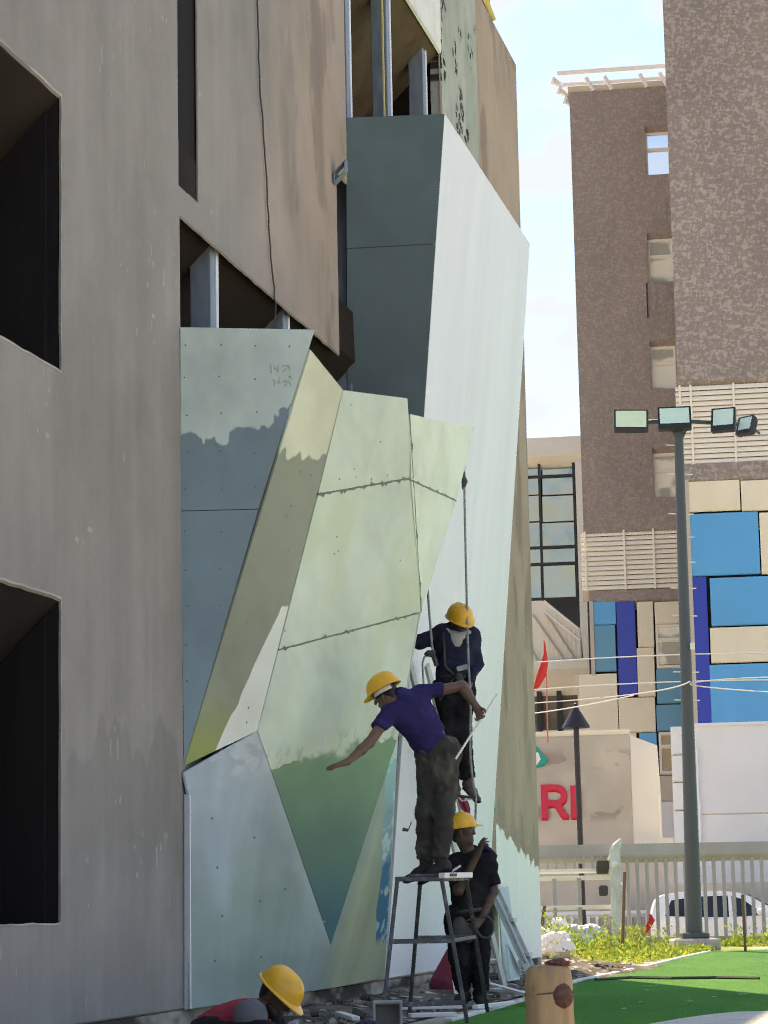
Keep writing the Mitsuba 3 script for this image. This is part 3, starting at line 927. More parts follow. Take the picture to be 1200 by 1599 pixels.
def louvre(fr, x0, y0, x1, y1, n, posts, label):
    a0, a1, z0, z1 = fr.rect(x0, y0, x1, y1)
    k = put('louvre', fr.box(a0, a1, z0, z1, -0.299, -0.26), 'm_tan_dark', tower, label=label)
    for a in [fr.sz(x, (y0 + y1) / 2)[0] for x in posts]:
        put('upright', fr.box(a - .03, a + .03, z0, z1, -0.012, 0.02), 'm_louvre', k)
    hgt = (z1 - z0) / n
    for i in range(n):
        z = z0 + (i + 0.5) * hgt
        m = fr.box(a0, a1, -hgt * 0.33, hgt * 0.33, -0.013, 0.013)
        c = fr.W((a0 + a1) / 2, 0, 0)
        R = trimesh.transformations.rotation_matrix(-0.45, [*fr.t, 0], c)
        m.apply_transform(R)
        m.apply_translation([*(fr.n * -0.06), z])
        put('slat', m, 'm_louvre', k)


louvre(LWING, 908, 828, 1062, 920, 12, (915, 976, 1022), 'cream louvre band on the far wing')
put('wall', LWING.box(la0 + .1, la0 + .12 + (LWING.sz(922, 990)[0] - la0), LWING.sz(980, 1052)[1], zb0 - 0.03, -0.3, 0.02), 'm_tan_dark', tower)
panel_grid(LWING, [(923, 937, 963, 974, 'm_blue'), (923, 974, 963, 1047, 'm_teal'), (964, 937, 995, 1085, 'm_navy'), (995, 937, 1022, 1009, 'm_tan'), (1022, 937, 1064, 973, 'm_tan'),
                   (995, 1009, 1024, 1086, 'm_tan'), (905, 1050, 966, 1140, 'm_tan'), (966, 1087, 1025, 1142, 'm_tan'), (1025, 1042, 1066, 1097, 'm_teal'), (1025, 1098, 1066, 1140, 'm_teal'),
                   (998, 1142, 1027, 1168, 'm_blue'), (960, 1142, 998, 1300, 'm_tan'), (1027, 1209, 1066, 1250, 'm_tan_dark'), (905, 1142, 960, 1300, 'm_tan')], -0.02)
window(LWING, 1025, 974, 1066, 1041, tower, back='m_dark_room', recess=0.02)
window(LWING, 1030, 1142, 1066, 1206, tower, back='m_dark_room', recess=0.02)
put('base_band', LWING.box(LWING.sz(1027, 1280)[0], la1, GZ, LWING.sz(1045, 1252)[1], -0.3, 0.0), 'm_white_paint', tower)
# roof rails of the far wing
rl = put('roof_rail', cat([LWING.box(la0 - 0.35, la1, zt + .37, zt + .45, 0.14, 0.22, 0.02), LWING.box(la0 - 0.2, la1, zt + .16, zt + .22, 0.02, 0.08, 0.01)]), 'm_rail_white', tower)
for x in (921, 950, 1005, 1036):
    a = LWING.sz(x, 130)[0]
    put('bracket', cat([beam(LWING.W(a - .1, zt + .40, 0.16), LWING.W(a + .12, zt + .0, 0.02), 0.09, 0.09)]), 'm_rail_white', rl)
for i in range(3):
    c = LWING.W(la0 - 0.38 + 0.17 * i, zt + 0.36 - 0.30 * i, 0.1 - 0.12 * i)
    put('bracket', cat([tube([c + A(-.1, 0, .03), c + A(.2, .2, -.1)], 0.09, 8), tube([c + A(-.14, 0, .05), c + A(-.07, 0, .02)], 0.13, 10)]), 'm_rail_white', rl)
put('coping', LWING.box(la0 - .04, la1, zt - 0.002, zt + 0.12, -0.35, 0.05), 'm_tan_dark', tower)
put('downpipe', tube([LWING.W(LWING.sz(1011, 460)[0], LWING.sz(1011, 497)[1], 0.03), LWING.W(LWING.sz(1011, 460)[0], LWING.sz(1011, 442)[1], 0.03)], 0.02, 5), 'm_shadow_gap', tower)

# right wing, nearer
ra0 = RWING.sz(1047, 300)[0]
ra1 = ra0 + 7.0
zr1 = RWING.sz(1125, 592)[1]
put('wall', RWING.box(ra0, ra1, zr1, zr1 + 16, -6, 0), 'm_pebble_near', tower, label='rough brown pebble face of the nearer wing')
zq0, zq1 = RWING.sz(1125, 747)[1], RWING.sz(1125, 722)[1]
put('wall', RWING.box(ra0 + .02, ra1, zq0, zq1, -0.4, -0.001), 'm_pebble_near', tower)
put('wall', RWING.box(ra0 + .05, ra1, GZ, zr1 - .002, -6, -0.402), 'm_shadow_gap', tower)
louvre(RWING, 1057, 597, 1290, 721, 15, (1064, 1081, 1148, 1215, 1280), 'cream louvre band on the nearer wing')
panel_grid(RWING, [(1069, 748, 1157, 796, 'm_tan'), (1157, 746, 1245, 794, 'm_tan'), (1070, 798, 1187, 896, 'm_blue'), (1187, 796, 1270, 893, 'm_tan'), (1072, 898, 1109, 1136, 'm_navy'),
                   (1109, 897, 1270, 973, 'm_blue'), (1109, 975, 1270, 1031, 'm_tan'), (1109, 1033, 1270, 1136, 'm_blue')], -0.02)
a0, a1, z0, z1 = RWING.rect(1070, 800, 1185, 826)
put('facade_panel', RWING.box(a0 + .06, a1 - .02, z0, z1 - .04, -0.021, -0.016), 'm_teal', tower) if False else None
put('corner_post', RWING.box(ra0 - 0.02, ra0 + 0.20, GZ, zq0, -0.4, 0.0), 'm_tan_dark', tower)

# glazed block at the back
gl = thing('glass_building', 'cream corniced glass fronted block behind the brown tower, above the beige balcony', 'building')
a0, a1, z0, z1 = GLASSB.rect(760, 725, 905, 940)
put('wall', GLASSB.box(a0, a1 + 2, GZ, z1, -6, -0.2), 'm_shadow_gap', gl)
put('cornice', GLASSB.box(a0, a1 + 2, z1 + 0.02, GLASSB.sz(860, 694)[1], -6, 0.25, 0.03), 'm_frame', gl)
put('end_pier', GLASSB.box(GLASSB.sz(901, 800)[0], a1 + 2, GZ, z1, -0.2, 0.06), 'm_frame', gl)
xs, ys = (700, 772, 822, 846, 900), (728, 742, 770, 812, 853, 879, 932)
for i in range(1, len(xs) - 1):
    for j in range(len(ys) - 1):
        b0, b1, y0, y1 = GLASSB.rect(xs[i], ys[j], xs[i + 1], ys[j + 1])
        k = put('pane', GLASSB.box(b0 + .03, b1 - .03, y0 + .03, y1 - .03, -0.1, -0.06), 'm_curtain_glass', gl)
for x in (772, 822, 845, 899):
    a = GLASSB.sz(x, 830)[0]
    put('mullion', GLASSB.box(a - .045, a + .045, GLASSB.sz(860, 935)[1], z1, -0.19, 0.0), 'm_shadow_gap', gl)
for y in (742, 853, 879, 934):
    z = GLASSB.sz(860, y)[1]
    put('mullion', GLASSB.box(a0, GLASSB.sz(900, 830)[0], z - .03, z + .03, -0.18, -0.01), 'm_shadow_gap', gl)

# beige balcony block with dark glazing under it
mat('m_beige', lambda p, n, uv: C(0.68, 0.65, 0.56) * (0.9 + 0.15 * fbm(p.x * 0.8, p.z * 0.6, 4.0)), 0.7, 0.3)
bal = thing('balcony_block', 'beige boxed balcony with slanted darker lines over dark glazing, left of the blue panels', 'building')
b0, b1, z0, z1 = BALC.rect(700, 962, 908, 1043)
outline = [(b0, z0), (b1, z0), (b1, BALC.sz(908, 985)[1]), (BALC.sz(848, 940)[0], BALC.sz(850, 938)[1]), (b0, BALC.sz(850, 936)[1])]
put('wall', BALC.poly(outline, -3, 0), 'm_beige', bal)
for x in range(856, 906, 7):
    a = BALC.sz(x, 990)[0]
    put('panel_rib', BALC.box(a - .02, a + .02, z0 + .1, BALC.sz(x, 938 + (x - 848) * 0.8)[1] - .1, 0.0, 0.025), 'm_beige', bal)
for (xa, ya, xb, yb) in ((850, 955, 905, 1040), (832, 960, 888, 1040), (828, 1010, 845, 1040)):
    put('rod', tube([BALC.P(xa, ya, 0.06), BALC.P(xb, yb, 0.06)], 0.035, 6), 'm_tan_dark', bal)  # slanting darker tube on the balcony face
put('ledge', BALC.box(b0, b1 + .3, z0 - .3, z0 - .01, -3, 0.2), 'm_beige', bal)
for d in (0, 0.35):
    put('handrail', tube([BALC.P(850, 938, 0.3) + A(0, 0, -d), BALC.P(906, 983, 0.3) + A(0, 0, -d)], 0.035, 6), 'm_rail_white', bal)
zz = BALC.sz(860, 1150)[1]
put('glazing', BALC.box(b0, BALC.sz(903, 1100)[0], zz - 3, z0 - .32, -2.5, -0.6), 'm_dark_room', bal)
put('glazing', BALC.box(BALC.sz(838, 1100)[0], BALC.sz(903, 1100)[0], zz - 1, z0 - 1.5, -0.6, -0.55), 'm_curtain_glass', bal)
for x in (841, 872):
    a = BALC.sz(x, 1100)[0]
    put('mullion', BALC.box(a - .08, a + .08, zz - 3, z0 - .32, -0.6, -0.45), 'm_shadow_gap', bal)
put('pier', BALC.box(BALC.sz(903, 1100)[0], BALC.sz(909, 1100)[0], GZ, z0 - .31, -2.5, 0.0), 'm_frame', bal)
put('wall', BALC.box(b0, BALC.sz(903, 1100)[0], GZ, zz - 3, -2.5, -0.3), 'm_beige', bal)

# ------------------------------------------------------------------ walls along the street
def stained(p, n, uv):
    k = fbm(p.x * 0.9, p.z * 0.9, 2.0, 4)
    c = C(0.46, 0.41, 0.335) * (0.74 + 0.45 * k)
    st = smoothstep(0.50, 0.62, fbm(p.x * 2.4, p.z * 3.4, 7.0, 4)) * smoothstep(0.32, 0.05, dr.abs(p.z - 1.3 * dr.floor(p.z / 1.3) - 0.5))
    return mix(c, C(0.25, 0.205, 0.17), st * 0.7)


mat('m_stained', stained, 0.9, 0.2, bump=lambda p, n, uv: fbm(p.x * 3.0, p.z * 3.0, 2.0, 3), bscale=0.03, eps=2e-2)
mat('m_red', (0.50, 0.012, 0.045), 0.5)
SIGNW = far_frame(930, 62.0)
sw = thing('sign_wall', 'stained beige concrete wall carrying red capital letters, behind the fence', 'wall')
a0, a1, z0, z1 = SIGNW.rect(760, 1149, 987, 1330)
put('wall', SIGNW.box(a0, a1, GZ, z1, -1.2, 0, 0.02), 'm_stained', sw)
ae, zE = SIGNW.sz(1029, 1230)[0], SIGNW.sz(1027, 1162)[1]
put('end_wall', SIGNW.poly([(a1 + .004, GZ), (ae, GZ), (ae, zE), (a1 + .004, z1 - 0.01)], -1.2, -0.03), 'm_beige', sw, label='paler cream end of the wall')
put('coping', SIGNW.box(a0, a1, z1 + .002, z1 + .08, -1.3, 0.05, 0.02), 'm_beige', sw)
for ch, x in (('R', 846), ('I', 892)):
    h = SIGNW.sz(860, 1232)[1] - SIGNW.sz(860, 1282)[1]
    m = meshkit.text_mesh(ch, h, 0.06, bold=True)
    if ch == 'I':
        m = trimesh.creation.box((.26, h, .06)).apply_translation([.13, h / 2, .03])
    else:
        m.apply_scale([1.12, 1, 1])
    m.apply_translation([SIGNW.sz(x, 1257)[0] - m.bounds[0][0], SIGNW.sz(860, 1282)[1] - m.bounds[0][1], 0.004])
    m.apply_transform(SIGNW.M())
    solo('wall_letter', m, 'm_red', 'red capital letter %s on the stained wall' % ch + (' left of the black lamp post' if ch == 'R' else ' behind the black lamp post'), 'letter')
# teal and white emblem plate, half hidden by the building
mat('m_green_sign', (0.02, 0.27, 0.20), 0.5)
em = thing('emblem_sign', 'green and white emblem plate on the stained wall above the red letter R', 'sign')
tri = [(832, 1166), (840, 1170), (857, 1190), (850, 1197), (832, 1203)]
put('plate', SIGNW.poly([SIGNW.sz(*q) for q in tri], 0.01, 0.05), 'm_green_sign', em)
put('mark', SIGNW.poly([SIGNW.sz(*q) for q in ((830, 1178), (842, 1180), (845, 1190), (838, 1200), (830, 1199))], 0.054, 0.062), 'm_rail_white', em)
# cream low block between
GAPW = far_frame(1040, 63.5)
solo('low_block', GAPW.box(GAPW.sz(1022, 1270)[0], GAPW.sz(1062, 1270)[0], 0.02, GAPW.sz(1040, 1251)[1], -2, 0), 'm_beige', 'low cream wall in the gap between the stained wall and the white wall', 'wall') if False else None
WHITEW = far_frame(1120, 60.0)
ww = thing('white_wall', 'plain white rendered wall with a jointed pier, below the blue panels', 'wall')
a0, a1, z0, z1 = WHITEW.rect(1070, 1134, 1310, 1330)
put('wall', WHITEW.box(a0, a1, GZ, z1, -0.6, 0), 'm_white_paint', ww)
put('coping', WHITEW.box(a0 - .02, a1, z1 + .002, z1 + .06, -0.65, 0.05), 'm_rail_white', ww)
zs = [WHITEW.sz(1060, y)[1] for y in (1134, 1179, 1222, 1266, 1330)]
zs[4] = GZ
pa0, pa1 = WHITEW.sz(1051, 1230)[0], WHITEW.sz(1069, 1230)[0]
for i in range(4):
    put('pier_block', WHITEW.box(pa0, pa1, zs[i + 1] + .03, zs[i] - .03, -0.6, 0.03, 0.015), 'm_white_paint', ww)
put('pier_core', WHITEW.box(pa0 + .03, pa1 - .03, GZ, zs[0] - .05, -0.58, -0.03), 'm_shadow_gap', ww)
put('pipe', tube([WHITEW.P(1089, 1171, 0.08), WHITEW.P(1090, 1235, 0.08), WHITEW.P(1093, 1252, 0.08), WHITEW.P(1095, 1330, 0.08)], 0.035, 6), 'm_rail_white', ww)
lw = WHITEW.sz(1150, 1271)[1]
put('joint', WHITEW.box(WHITEW.sz(1096, 1271)[0], a1, lw - .015, lw + .015, 0.0, 0.006), 'm_tan_dark', ww)
# cream sill and low cream wall in the gap
LOWW = far_frame(1010, 58.0)
lo = thing('low_wall', 'long low grey concrete wall with a white coping just behind the fence', 'wall')
a0, a1 = LOWW.sz(760, 1350)[0], LOWW.sz(1052, 1350)[0]
mat('m_greywall', lambda p, n, uv: C(0.45, 0.41, 0.35) * (0.8 + 0.35 * fbm(p.x * 1.4, p.z * 1.4, 2.0)), 0.85, 0.2)
put('wall', LOWW.box(a0, a1, GZ, LOWW.sz(900, 1349)[1], -0.3, 0), 'm_greywall', lo)
put('coping', LOWW.box(a0, a1, LOWW.sz(900, 1349)[1] + .002, LOWW.sz(900, 1345)[1], -0.34, 0.05), 'm_rail_white', lo)
put('wall', LOWW.box(a1 + .01, a1 + 5.5, GZ, LOWW.sz(1120, 1378)[1], -0.3, -0.01), 'm_greywall', lo, label='lower grey wall length added behind the car, grey for the shaded bars there')  # added stretch of wall, its grey stands in for shaded pickets
rl0 = LOWW.sz(900, 1433)[1]
put('lower_rail', LOWW.box(a0, LOWW.sz(1022, 1350)[0], rl0 - .03, rl0 + .05, 0.01, 0.09), 'm_rail_white', lo)
for x in range(842, 1022, 13):
    a = LOWW.sz(x, 1440)[0]
    put('stub', LOWW.box(a - .03, a + .03, GZ, rl0 - .04, 0.01, 0.07), 'm_rail_white', lo)
SILLW = far_frame(1024, 61.0)
put('sill', SILLW.box(SILLW.sz(990, 1310)[0], SILLW.sz(1052, 1310)[0], SILLW.sz(1024, 1345)[1], SILLW.sz(1024, 1309)[1], -0.4, 0), 'm_beige', lo, label='cream block at the end of the wall')

# ------------------------------------------------------------------ fence and gate
FENCE = Frame(at_depth(1000, 1400, 50.0)[:2], (math.cos(0.06), math.sin(0.06)))
mat('m_fence', lambda p, n, uv: C(0.36, 0.35, 0.34) * (0.85 + 0.25 * fbm(p.x * 3.0, p.z * 2.0, 3.0)), 0.5, 0.5)
fz1 = FENCE.sz(1020, 1322)[1]
fzc = FENCE.sz(1020, 1342)[1]
fn = thing('picket_fence', 'grey metal picket fence with a deep top rail, in front of the white car', 'fence')
fa0, fa1 = FENCE.sz(977, 1400)[0], FENCE.sz(1340, 1400)[0]
put('top_rail', FENCE.box(fa0 - 2.4, fa1, fzc, fz1, -0.07, 0.07, 0.012), 'm_fence', fn)
put('bottom_rail', FENCE.box(fa0, fa1, 0.10, 0.16, -0.03, 0.03, 0.01), 'm_fence', fn)
pitch = FENCE.sz(1115, 1400)[0] - FENCE.sz(1100, 1400)[0]
for i in range(int((fa1 - fa0) / pitch)):
    a = fa0 + 0.06 + i * pitch
    put('picket', FENCE.box(a - .036, a + .036, 0.02, fzc - .002, -0.025, 0.025, 0.008), 'm_fence', fn)
gt = thing('sliding_gate', 'pale horizontal railed gate left of the galvanised gate post', 'gate')
ga0, ga1 = FENCE.sz(770, 1400)[0], FENCE.sz(955, 1400)[0]
for y0, y1 in ((1369, 1373), (1380, 1384), (1426, 1430)):
    put('rail', FENCE.box(ga0, ga1, FENCE.sz(900, y1)[1], FENCE.sz(900, y0)[1], 0.10, 0.16, 0.01), 'm_rail_white', gt)
for x in range(842, 955, 14):
    a = FENCE.sz(x, 1400)[0]
    put('picket', FENCE.box(a - .02, a + .02, FENCE.sz(900, 1368)[1], fzc - 0.004, 0.09, 0.12), 'm_fence', gt)
for x in (866, 905):
    a = FENCE.sz(x, 1430)[0]
    put('upright', FENCE.box(a - .04, a + .04, 0.05, FENCE.sz(900, 1384)[1] - .004, 0.105, 0.155), 'm_fence', gt)
for (xa, ya, xb, yb) in ((880, 1436, 915, 1478), (880, 1436, 850, 1478), (955, 1436, 920, 1475)):
    put('brace', tube([FENCE.P(xa, ya, 0.13), FENCE.P(xb, yb, 0.13)], 0.03, 6), 'm_fence', gt)
put('lock_box', FENCE.box(FENCE.sz(930, 1374)[0], FENCE.sz(949, 1374)[0], FENCE.sz(940, 1380)[1], FENCE.sz(940, 1367)[1], 0.165, 0.30, 0.02), 'm_cable', gt, label='black box on the gate rail')
put('lock_box', FENCE.box(FENCE.sz(934, 1410)[0], FENCE.sz(948, 1410)[0], FENCE.sz(940, 1415)[1], FENCE.sz(940, 1401)[1], 0.165, 0.25, 0.03), 'm_cable', gt)
mat('m_galv', lambda p, n, uv: C(0.50, 0.54, 0.49) * (0.75 + 0.5 * fbm(p.x * 9.0, p.y * 9.0, p.z * 4.0)), 0.45, 0.5)
gp = thing('gate_post', 'round pale green galvanised gate post at the left end of the picket fence', 'post')
a = FENCE.sz(959, 1400)[0]
b = FENCE.W(a, 0, 0.32)
put('post', tube([b, b + A(0, 0, FENCE.sz(959, 1326)[1])], 0.11, 12), 'm_galv', gp)
zc = FENCE.sz(959, 1318)[1]
put('cap', tube([b + A(-.06, 0, zc - .35), b + A(.04, 0, zc - .05), b + A(.14, 0, zc + .08)], [0.10, 0.09, 0.03], 8), 'm_galv', gp)
put('white_blob', trimesh.creation.icosphere(2, 0.065).apply_translation(b + A(-.02, -.12, FENCE.sz(957, 1350)[1])), 'm_rail_white', gp)  # small white ball on the gate post, the smaller one follows
put('white_blob', trimesh.creation.icosphere(2, 0.04).apply_translation(b + A(.1, -.12, FENCE.sz(957, 1381)[1])), 'm_rail_white', gp)
mat('m_rust', (0.16, 0.09, 0.055), 0.9)
q = on_ground(972, 1492, 0.0)
solo('rusty_rod', tube([q, at_depth(976, 1362, q[1])], 0.028, 6), 'm_rust', 'thin rusty rod standing in the weeds right of the gate post', 'rod')
q = on_ground(1165, 1489, 0.0)
solo('rusty_rod', tube([q, at_depth(1160, 1398, q[1])], 0.026, 6), 'm_rust', 'thin rusty rod standing before the car, right of the lamp pole', 'rod')
q = on_ground(841, 1484, 0.0)
solo('wooden_stake', tube([q, at_depth(851, 1415, q[1])], 0.035, 6), 'm_rust', 'leaning brown stake beside the far corner of the plastered wall', 'stake')
mat('m_red_cloth', (0.55, 0.03, 0.03), 0.7)


def cloth_strip(pts, w, m, thick=0.012):
    """A hanging strip of cloth: pts along its middle, w the width at each point."""
    pts = np.array(pts)
    n = len(pts)
    V, F = [], []
    for i in range(n):
        for s, k in ((-1, 0), (-.4, .6), (.2, -.5), (1, 0.3)):
            V.append(pts[i] + A(s * w[i] / 2, k * w[i] * 0.25, 0))
    for i in range(n - 1):
        for j in range(3):
            a = i * 4 + j
            F += [[a, a + 1, a + 5], [a, a + 5, a + 4]]
    return trimesh.Trimesh(np.array(V), F, process=False)


c = FENCE.P(1016, 1428, 0.12)
solo('red_cloth', cloth_strip([c, c + A(.03, 0, -.12), c + A(-.05, 0, -.25), c + A(-.13, 0, -.42)], [.04, .12, .13, .03], 'm_red_cloth'), 'm_red_cloth', 'red rag tied to the fence just left of the white car', 'cloth')

# ------------------------------------------------------------------ floodlight pole
mat('m_pole', (0.06, 0.072, 0.078), 0.45, 0.5)
mat('m_lamp_body', (0.012, 0.013, 0.014), 0.45)
mat('m_lens', (0.60, 0.76, 0.64), 0.4, 0.4)
pl0 = on_ground(1086, 1483, 0.03)
YP = pl0[1]
mast = thing('floodlight_pole', 'tall grey tapering pole with four black floodlights on its crossarm', 'street lamp')
put('base_plate', bbox(0.82, 0.82, 0.22, 0.03).apply_translation([pl0[0], YP, 0.11]), 'm_kerb', mast)
put('base_plate', bbox(0.48, 0.48, 0.10, 0.02).apply_translation([pl0[0], YP, 0.272]), 'm_pole', mast)
ptop = at_depth(1060, 672, YP)
put('pole', tube([[pl0[0], YP, 0.32], [pl0[0] * .5 + ptop[0] * .5, YP, ptop[2] * .5], ptop], [0.145, 0.108, 0.082], 14), 'm_pole', mast, smooth=40)
arm = put('crossarm', cat([tube([at_depth(985, 660, YP + .1), at_depth(1060, 657, YP), at_depth(1135, 661, YP + .2), at_depth(1168, 663, YP + .9)], 0.04, 8),
                           tube([ptop - A(0, 0, .25), at_depth(1042, 655, YP)], 0.03, 6), tube([ptop - A(0, 0, .25), at_depth(1080, 655, YP)], 0.03, 6)]), 'm_pole', mast)


def floodlight(px, py, w, h, yaw, tilt, dy=0.0):
    """A flat black box with a glass front; yaw about z, tilt downwards."""
    c = at_depth(px, py, YP - .12 + dy)
    R = trimesh.transformations.rotation_matrix(yaw, [0, 0, 1]) @ trimesh.transformations.rotation_matrix(tilt, [1, 0, 0])
    T = trimesh.transformations.translation_matrix(c) @ R
    def mk(m):
        m.apply_transform(T)
        return m
    k = put('floodlight', mk(cat([bbox(w, 0.10, h, 0.015), bbox(w, 0.03, 0.02).apply_translation([0, -.06, h / 2 - .01]), bbox(w, .03, h * .24).apply_translation([0, -.06, -h / 2 + h * .12]),
                                  bbox(.03, .03, h * .72).apply_translation([-w / 2 + .015, -.06, .03]), bbox(.03, .03, h * .72).apply_translation([w / 2 - .015, -.06, .03])])), 'm_lamp_body', mast)
    put('lens', mk(bbox(w - .07, 0.012, h * 0.70).apply_translation([0, -.058, h * .10])), 'm_lens', k)
    put('fins', mk(cat([bbox(.012, .05, h * .8).apply_translation([x, .074, 0]) for x in np.linspace(-w * .4, w * .4, 7)])), 'm_lamp_body', k)
    put('bracket', mk(cat([bbox(.03, .26, .04).apply_translation([-w * .3, .12, -h * .1]), bbox(.03, .26, .04).apply_translation([w * .3, .12, -h * .1])])), 'm_pole', k)
    return k


floodlight(985, 658, 0.63, 0.42, 0.10, 0.12)
floodlight(1054, 655, 0.60, 0.46, -0.10, -0.35)
floodlight(1131, 657, 0.44, 0.46, -0.35, -0.30, .1)
floodlight(1167, 666, 0.36, 0.36, -0.85, -0.35, .6)
for y in (695, 740, 802, 838, 877, 918, 961, 1049, 1093, 1135, 1222):
    if y in (1135, 1222):
        continue
    yy = YP
    xc = 1060 + (y - 672) / 811 * 26
    put('climbing_peg', tube([at_depth(xc - 20, y, yy), at_depth(xc + 20, y + 1, yy)], 0.012, 5), 'm_rail_white', mast)
put('terminal', bbox(.08, .08, .12, .01).apply_translation(at_depth(1082, 1009, YP - .13)), 'm_rail_white', mast)
# wires across the street
mat('m_wire', (0.55, 0.56, 0.57), 0.5)
wires = [((840, 1034), (1076, 1022), (1330, 1020), 'upper white wire sagging across the blue panels to the lamp pole'),
         ((835, 1077), (1078, 1064), (1330, 1063), 'white wire just under the upper one, crossing the lamp pole'),
         ((833, 1098), (1000, 1083), (1078, 1064), 'low slanting wire running up to the lamp pole from the dark glazing'),
         ((1078, 1067), (1165, 1059), (1330, 1055), 'wire from the lamp pole rising right across the blue panel'),
         ((1078, 1069), (1160, 1078), (1330, 1086), 'wire from the lamp pole dropping right across the blue panel'),
         ((833, 1114), (900, 1104), (990, 1086), 'lowest wire in front of the dark glazing')]
for a, m, b, lab in wires:
    P3 = [at_depth(*a, YP + 3), at_depth(*m, YP + .14), at_depth(*b, YP - 2)]
    if a[0] > 1000:
        P3 = [at_depth(*a, YP - .15), at_depth(*m, YP - 1), at_depth(*b, YP - 3)]
    t = np.linspace(0, 1, 24)[:, None]
    p0, p1, p2 = map(np.array, P3)
    c = (1 - t) ** 2 * p0 + 2 * t * (1 - t) * (2 * p1 - .5 * p0 - .5 * p2) + t ** 2 * p2
    solo('wire', tube(c, 0.011, 5), 'm_wire', lab, 'wire')
# small black lamp post with a cone hood
mat('m_black_paint', (0.018, 0.012, 0.012), 0.4)
lp = thing('lamp_post', 'slim black post with a cone shaped hood in front of the red letters', 'street lamp')
YL = 54.0
ct, cb = at_depth(899, 1101, YL), at_depth(899, 1137, YL)
put('hood', lathe([(0.001, ct[2] - cb[2]), (0.035, ct[2] - cb[2] - .02), (0.29, 0.05), (0.30, 0.0), (0.26, 0.0), (0.001, 0.03)], [ct[0], YL, cb[2]], 20), 'm_black_paint', lp, smooth=35)
gb = at_depth(899, 1480, YL)
put('pole', tube([[ct[0] + .03, YL, GZ], [ct[0], YL, cb[2] + .03]], 0.062, 10), 'm_black_paint', lp)
put('finial', trimesh.creation.icosphere(2, 0.045).apply_translation(ct), 'm_black_paint', lp)
# flag
fl = thing('red_flag', 'orange red flag drooping from a thin pole beside the building corner', 'flag')
YF = 56.0
mat('m_flag', (0.55, 0.035, 0.025), 0.7)
mat('m_flag_pole', (0.55, 0.12, 0.13), 0.5)
put('pole', tube([at_depth(856, 1160, YF), at_depth(854, 1060, YF), at_depth(850, 1000, YF)], 0.016, 5), 'm_flag_pole', fl)
pts = [at_depth(*q, YF - .03) for q in ((851, 1003), (852, 1022), (851, 1035), (846, 1055), (838, 1074), (834, 1079))]
put('cloth', cloth_strip(pts, [.03, .08, .16, .22, .12, .05], 'm_flag'), 'm_flag', fl)

# ------------------------------------------------------------------ the parked car
mat('m_car', (0.78, 0.77, 0.76), 0.25, 0.5, clearcoat=1.0, clearcoat_gloss=0.9)
mat('m_car_glass', (0.02, 0.021, 0.022), 0.08, 0.6)
mat('m_tyre', (0.02, 0.02, 0.02), 0.8)
mat('m_rim', (0.4, 0.4, 0.42), 0.4)
car = thing('parked_car', 'white hatchback parked behind the picket fence and lamp pole', 'car')
yc = 55.8
x0 = at_depth(1022, 1440, yc)[0]
zr = at_depth(1100, 1391, yc)[2]
K = (zr - GZ) / 1.56


def smoothpoly(p, it=2):
    p = np.array(p, float)
    for _ in range(it):
        p = np.stack([p * .78 + np.roll(p, -1, 0) * .22, p * .22 + np.roll(p, -1, 0) * .78], 1).reshape(-1, 2)
    return p


prof = smoothpoly([(0.0, .42), (-.02, .85), (.03, 1.12), (.13, 1.40), (.32, 1.50), (.9, 1.56), (1.7, 1.55), (2.15, 1.46), (2.75, 1.10), (3.0, 1.02), (3.75, .92), (4.0, .75), (4.05, .40), (3.9, .24), (.2, .24)], 2) * K
W2 = 0.84 * K
bodym = trimesh.creation.extrude_polygon(Polygon(prof), 2 * W2, engine='earcut').subdivide_to_size(0.25)
v = bodym.vertices.copy()
v = np.stack([v[:, 0], v[:, 2] - W2, v[:, 1]], 1)
tum = np.where(v[:, 2] > .95 * K, 1 - 0.26 * (v[:, 2] - .95 * K) / (.6 * K), 1 - 0.03 * np.abs(v[:, 2] - .7 * K))
v[:, 1] *= tum
bodym = trimesh.Trimesh(v, bodym.faces, process=False)
bodym.fix_normals()
YAW = trimesh.transformations.rotation_matrix(-0.06, [0, 0, 1])
CT = trimesh.transformations.translation_matrix([x0, yc + .9, GZ]) @ YAW
cm = lambda m: m.apply_transform(CT)
put('body', cm(bodym), 'm_car', car, smooth=40)


def side_plate(pts, out=0.012, yside=-1):
    p = np.array(pts) * K
    V = []
    for x, z in p:
        t = (1 - 0.26 * (z - .95 * K) / (.6 * K)) if z > .95 * K else 1.0
        V.append(A(x, yside * (W2 * t + out), z))
    V = np.array(V)
    inner = V - A(0, yside * (out + .02), 0)
    return trimesh.convex.convex_hull(np.vstack([V, inner]))


